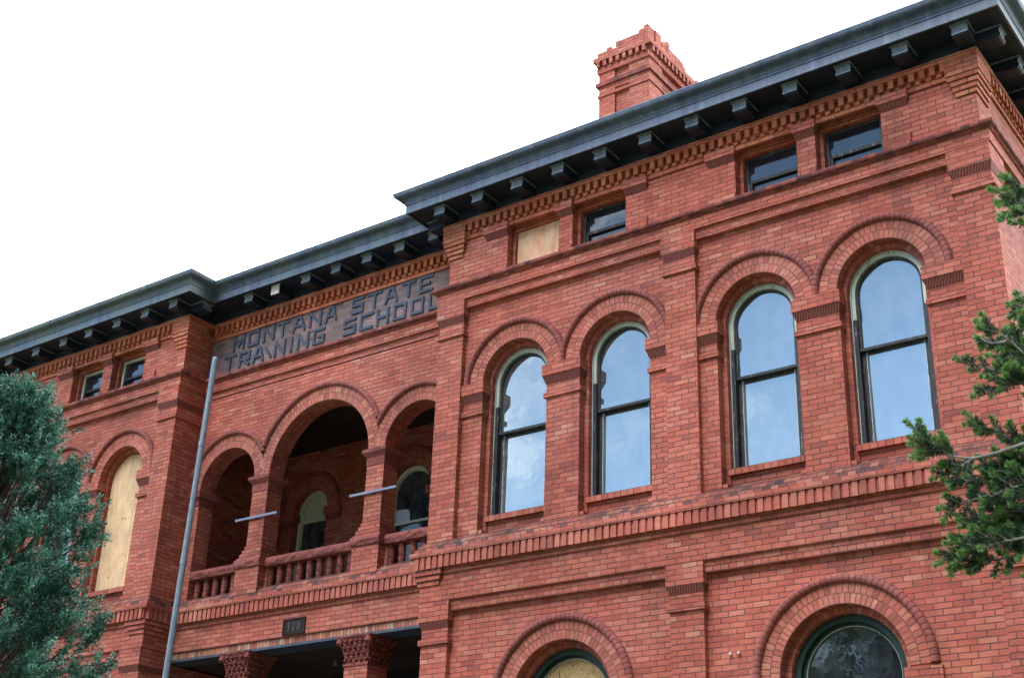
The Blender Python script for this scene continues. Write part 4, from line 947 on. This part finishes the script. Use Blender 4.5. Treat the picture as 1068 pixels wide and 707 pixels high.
# juniper on the left
def juniper():
    r = random.Random(21); bp_ = pix(-12, 550, 10.0); base = Vector((bp_.x, bp_.y, 0)); T = empty('juniper_tree', base)
    tag(T, 'bluish green juniper tree covering the left end of the facade', 'tree')
    tr = MB(); pts = [(0, 0, 0), (.05, .02, 1.2), (.02, -.04, 2.6), (.06, .03, 3.9), (.04, .0, 5.0)]
    tr.tube(pts, [.13, .11, .08, .05, .015], 9)
    prof = [(.5, .6), (1.5, .8), (2.6, .75), (3.4, .66), (3.7, .60), (3.95, .52), (4.3, .60), (4.55, .48), (4.75, .36), (4.9, .27), (5.0, .20), (5.1, .10), (5.16, .03)]
    def rad(z):
        for (z0, r0), (z1, r1) in zip(prof, prof[1:]):
            if z0 <= z <= z1: return r0+(r1-r0)*(z-z0)/(z1-z0)
        return .05
    cr = MB(); cl = []
    for k in range(840):
        z = r.uniform(.7, 5.2); 
        if r.random() > .40+.6*rad(z)/.9: continue
        a = r.uniform(0, 2*math.pi); ff = r.choice((r.uniform(.62, 1.0), r.uniform(.80, 1.06), r.uniform(.3, .85)))
        lump = 1+.30*mnoise.noise((math.cos(a)*1.7, math.sin(a)*1.7, z*2.1)); rr_ = rad(z)*ff*lump
        c = Vector((.03+rr_*math.cos(a), rr_*math.sin(a), z))
        if mnoise.noise(c*3.4+Vector((7, 3, 1))) < -.20: continue
        out = Vector((math.cos(a), math.sin(a), r.uniform(.3, 1.3))).normalized(); cl.append((c, out, ff))
    for x, y in ((36, 400), (35, 410), (34, 422), (12, 408), (14, 420), (48, 415), (46, 428), (62, 440), (-4, 400), (90, 485), (104, 545), (100, 552), (108, 648), (104, 656), (112, 694), (106, 700)):
        cl.append((pix(x-14, y+15, 9.9)-base, Vector((.3, .2, .9)).normalized(), 1.0))
    for c, out, ff in cl:
        zt = max(.3, c.z-.35-.3*r.random()); mid = Vector((c.x*.45, c.y*.45, zt+.1)); tr.tube([(.03, 0, zt), mid, c], [.011, .008, .004], 4, cap=False)
        for t in range(r.randint(15, 21)):
            p = c + rvec(r)*r.uniform(.01, .105) + out*r.uniform(-.07, .11); ax = (out*1.2+rvec(r)*.8+Vector((0, 0, .3))).normalized(); Ls = r.uniform(.06, .13)
            tip = ff > .70 and r.random() < .6
            for j in range(46):
                s_ = r.random()
                dd = (ax+rvec(r)*.85).normalized(); blade(cr, p+ax*Ls*s_+rvec(r)*.016, dd, r.uniform(.014, .026), r.uniform(.008, .013), r, 1 if tip and s_ > .25 else 0)
    tr.build('trunk', M['bark'], T); cr.build('crown', [M['juniper'], M['juniper_tip']], T, weld=False)
juniper()
# fir branches on the right
def fir():
    r = random.Random(4); base = pix(1068, 400, 4.0) + AX_R*1.05; base = Vector((base.x, base.y, 0)); T = empty('fir_tree', base)
    tag(T, 'dark green fir tree reaching in over the right wall with pale tipped needle sprays', 'tree')
    tr = MB(); cr = MB(); tw = MB()
    tr.tube([(0, 0, 0), (.02, .01, 2), (0, .03, 3.6), (.02, 0, 5.2)], [.10, .08, .05, .01], 10)
    def shoot(p, d, L, new=.4, dens=1.0):
        d = d.normalized(); n = int(3000*L*dens)
        tw.tube([p, p+d*L*.95], [.0032, .0018], 5, cap=False)
        for i in range(n):
            s_ = r.random()**.9; q = p+d*L*s_; side = rvec(r); side = (side-d*side.dot(d)).normalized()
            lean = .55+.5*s_*s_; dd = (side+d*lean+Vector((0, 0, .12))).normalized(); blade(cr, q, dd, r.uniform(.013, .021), r.uniform(.0022, .0030), r, 1 if s_ > 1-new*r.uniform(.6, 1.3) else 0)
        for i in range(int(24*dens)): blade(cr, p+d*L, (d+rvec(r)*.75).normalized(), .016, .0034, r, 1)
    def spray(pts, L=.085, step=.030, new=.35, spread=.9, twig=.004, bare=0.0):
        """needle-covered side shoots along a branch; pts are world points from stem to tip"""
        P = [Vector(p)-base for p in pts]; n = len(P); tw.tube(P, [twig*(1-.6*i/(n-1)) for i in range(n)], 6, cap=False)
        tot = sum((b-a).length for a, b in zip(P, P[1:])); run = 0
        for a, b in zip(P, P[1:]):
            d = (b-a); l = d.length; d.normalize(); k = 0.0
            while k < l:
                f_ = (run+k)/tot
                if f_ >= bare:
                    side = rvec(r); side = side-d*side.dot(d); side.normalize(); side = (side+AX_U*.05).normalized()
                    shoot(a+d*k, d*.9+side*spread, L*r.uniform(.6, 1.15)*(1.1-.35*f_), new)
                k += step*r.uniform(.7, 1.3)
            run += l
        shoot(P[-1]-d*.02, d, L*.9, new*1.3)
    q = lambda *a: [pix(x, y, z) for x, y, z in a]
    spray(q((1110, 215, 3.9), (1080, 214, 3.95), (1062, 208, 4.0), (1048, 203, 4.0)), .065, .022, .5)
    spray(q((1095, 200, 4.0), (1066, 196, 4.0), (1054, 189, 4.0)), .05, .03, .5)
    spray(q((1100, 240, 4.0), (1075, 236, 4.0), (1060, 233, 4.0)), .035, .045, .5)
    spray(q((1100, 410, 3.95), (1072, 372, 4.0), (1050, 352, 4.02), (1032, 342, 4.05)), .07, .020, .35)
    spray(q((1100, 345, 3.9), (1075, 330, 3.95), (1060, 322, 4.0)), .06, .028, .4)
    spray(q((1085, 320, 3.95), (1070, 312, 3.95), (1062, 307, 4.0)), .04, .04, .5)
    spray(q((1100, 420, 3.9), (1065, 395, 3.95), (1030, 384, 4.0), (1010, 378, 4.0)), .06, .019, .3)
    spray(q((1080, 400, 3.95), (1050, 400, 3.95), (1028, 408, 3.95)), .06, .02, .25)
    spray(q((1050, 356, 4.0), (1034, 358, 4.05), (1022, 353, 4.1)), .04, .03, .5)
    # the longest branch with a bare grey twig
    spray(q((1110, 452, 3.9), (1070, 462, 3.9), (1040, 472, 3.95), (1015, 478, 4.0), (992, 476, 4.0), (972, 462, 4.0), (960, 452, 4.0)), .075, .015, .40, bare=.70, twig=.0055)
    spray(q((992, 476, 4.0), (980, 470, 4.0), (962, 466, 4.02)), .06, .02, .45)
    spray(q((1015, 478, 4.0), (1000, 488, 4.0), (985, 494, 4.0)), .06, .018, .2)
    spray(q((1100, 470, 3.95), (1060, 460, 4.0), (1035, 450, 4.0), (1020, 440, 4.0)), .065, .018, .35)
    spray(q((1110, 500, 3.9), (1070, 490, 3.95), (1040, 492, 4.0), (1015, 500, 4.05), (1002, 503, 4.1)), .07, .015, .2)
    spray(q((1110, 520, 3.9), (1068, 505, 3.9), (1035, 515, 3.95), (1012, 522, 4.0), (996, 526, 4.0)), .07, .015, .3, twig=.0045)
    spray(q((1100, 540, 3.95), (1060, 530, 4.0), (1030, 538, 4.05), (1012, 545, 4.1)), .065, .017, .2)
    spray(q((1110, 480, 4.0), (1080, 470, 4.0), (1060, 462, 4.0)), .07, .02, .3)
    spray(q((1110, 560, 3.9), (1070, 560, 3.9), (1030, 568, 3.95), (1005, 575, 4.0), (994, 580, 4.0)), .075, .014, .3, twig=.0045)
    spray(q((1100, 555, 4.0), (1050, 552, 4.0), (1015, 560, 4.0), (1000, 563, 4.0)), .06, .018, .35)
    spray(q((1100, 580, 3.95), (1065, 578, 3.95), (1035, 584, 4.0), (1018, 588, 4.0)), .065, .016, .25)
    for (ax, ay, bx, by) in ((1100, 390, 1046, 372), (1100, 370, 1040, 362), (1105, 405, 1050, 388), (1100, 330, 1058, 345), (1100, 480, 1050, 500), (1105, 495, 1030, 487), (1105, 510, 1045, 520), (1100, 530, 1040, 548),
                             (1105, 545, 1020, 556), (1105, 460, 1048, 478), (1105, 225, 1058, 222)):
        z0 = r.uniform(3.85, 4.15); mx, my = (ax+bx)/2, (ay+by)/2-6; spray(q((ax, ay, z0), (mx, my, z0+.05), (bx, by, z0+.08)), .07, .017, r.uniform(.15, .35))
    # trunk links and the rest of the crown, outside the frame
    for (px_, py_, dz) in ((1110, 215, 3.9), (1095, 200, 4), (1100, 240, 4), (1100, 410, 3.95), (1100, 345, 3.9), (1085, 320, 3.95), (1100, 420, 3.9), (1080, 400, 3.95), (1110, 452, 3.9), (1100, 470, 3.95), (1110, 500, 3.9), (1110, 520, 3.9), (1100, 540, 3.95), (1110, 480, 4.0), (1110, 560, 3.9), (1100, 555, 4), (1100, 580, 3.95)):
        e = pix(px_, py_, dz)-base; tw.tube([(0, 0, e.z-.12), e*.5+Vector((0, 0, e.z*.5-.04)), e], [.018, .012, .007], 6, cap=False)
    dirR = Vector((AX_R.x, AX_R.y, 0)).normalized()
    for k in range(46):
        z = r.uniform(.8, 4.9); a = r.uniform(-1.9, 1.9); d = (Matrix.Rotation(a, 3, 'Z') @ dirR); L = (5.3-z)*.28+.15
        P = [base+Vector((0, 0, z)), base+d*L*.5+Vector((0, 0, z+.02)), base+d*L+Vector((0, 0, z-.08))]; spray(P, .12, .07, .25)
    tr.build('trunk', M['bark'], T); tw.build('branches', M['twig'], T); cr.build('foliage', [M['needle'], M['needle_new']], T, weld=False)
fir()
# street trees across the lawn, seen mirrored in the lower window
def shade_tree(h, rad_, seed):
    r = random.Random(seed); T = empty('shade_tree')
    tr = MB(); tr.tube([(0, 0, 0), (.05, 0, h*.3), (0, .05, h*.6), (.1, 0, h*.9)], [.28, .22, .15, .03], 8); cr = MB()
    for k in range(240):
        v = rvec(r)*r.uniform(.25, 1)**.5; c = Vector((v.x*rad_, v.y*rad_, h*.56+v.z*h*.43))
        if k % 5 == 0: tr.tube([(0, 0, h*.3), Vector((c.x*.5, c.y*.5, c.z*.6+h*.12)), c], [.07, .04, .01], 4, cap=False)
        for j in range(60): blade(cr, c+rvec(r)*r.uniform(.1, .95), rvec(r), r.uniform(.24, .40), r.uniform(.14, .24), r)
    return T, [tr.build('trunk', M['bark'], T), cr.build('crown', M['broadleaf'], T, weld=False)]
protos = [shade_tree(16.0, 4.6, 50), shade_tree(17.0, 5.0, 51)]
row = [(-17.5, -33, 1.0, 'broad green tree across the lawn facing the right hand window'), (-25, -36, 1.0, 'green tree across the lawn facing the middle pilaster'), (-33, -34, .95, 'green tree across the lawn facing the loggia'),
       (-42, -37, 1.05, 'green tree across the lawn at its far left end'), (-9.5, -35, .95, 'green tree across the lawn facing the right corner'), (-1, -34, 1.0, 'green tree across the lawn behind the camera'), (8, -37, 1.05, 'green tree across the lawn at its right end'), (15, -24, .9, 'green tree to the right of the lawn')]
for k, (x, y, sc_, lb) in enumerate(row):
    T, ch_ = protos[k % 2]
    if k > 1:
        T = T.copy(); col.objects.link(T)
        for c_ in ch_: copy_obj(c_, T)
    T.location = (x, y, 0); T.rotation_euler = (0, 0, k*1.3); T.scale = (sc_, sc_, sc_); tag(T, lb, 'tree', 'trees across the lawn')
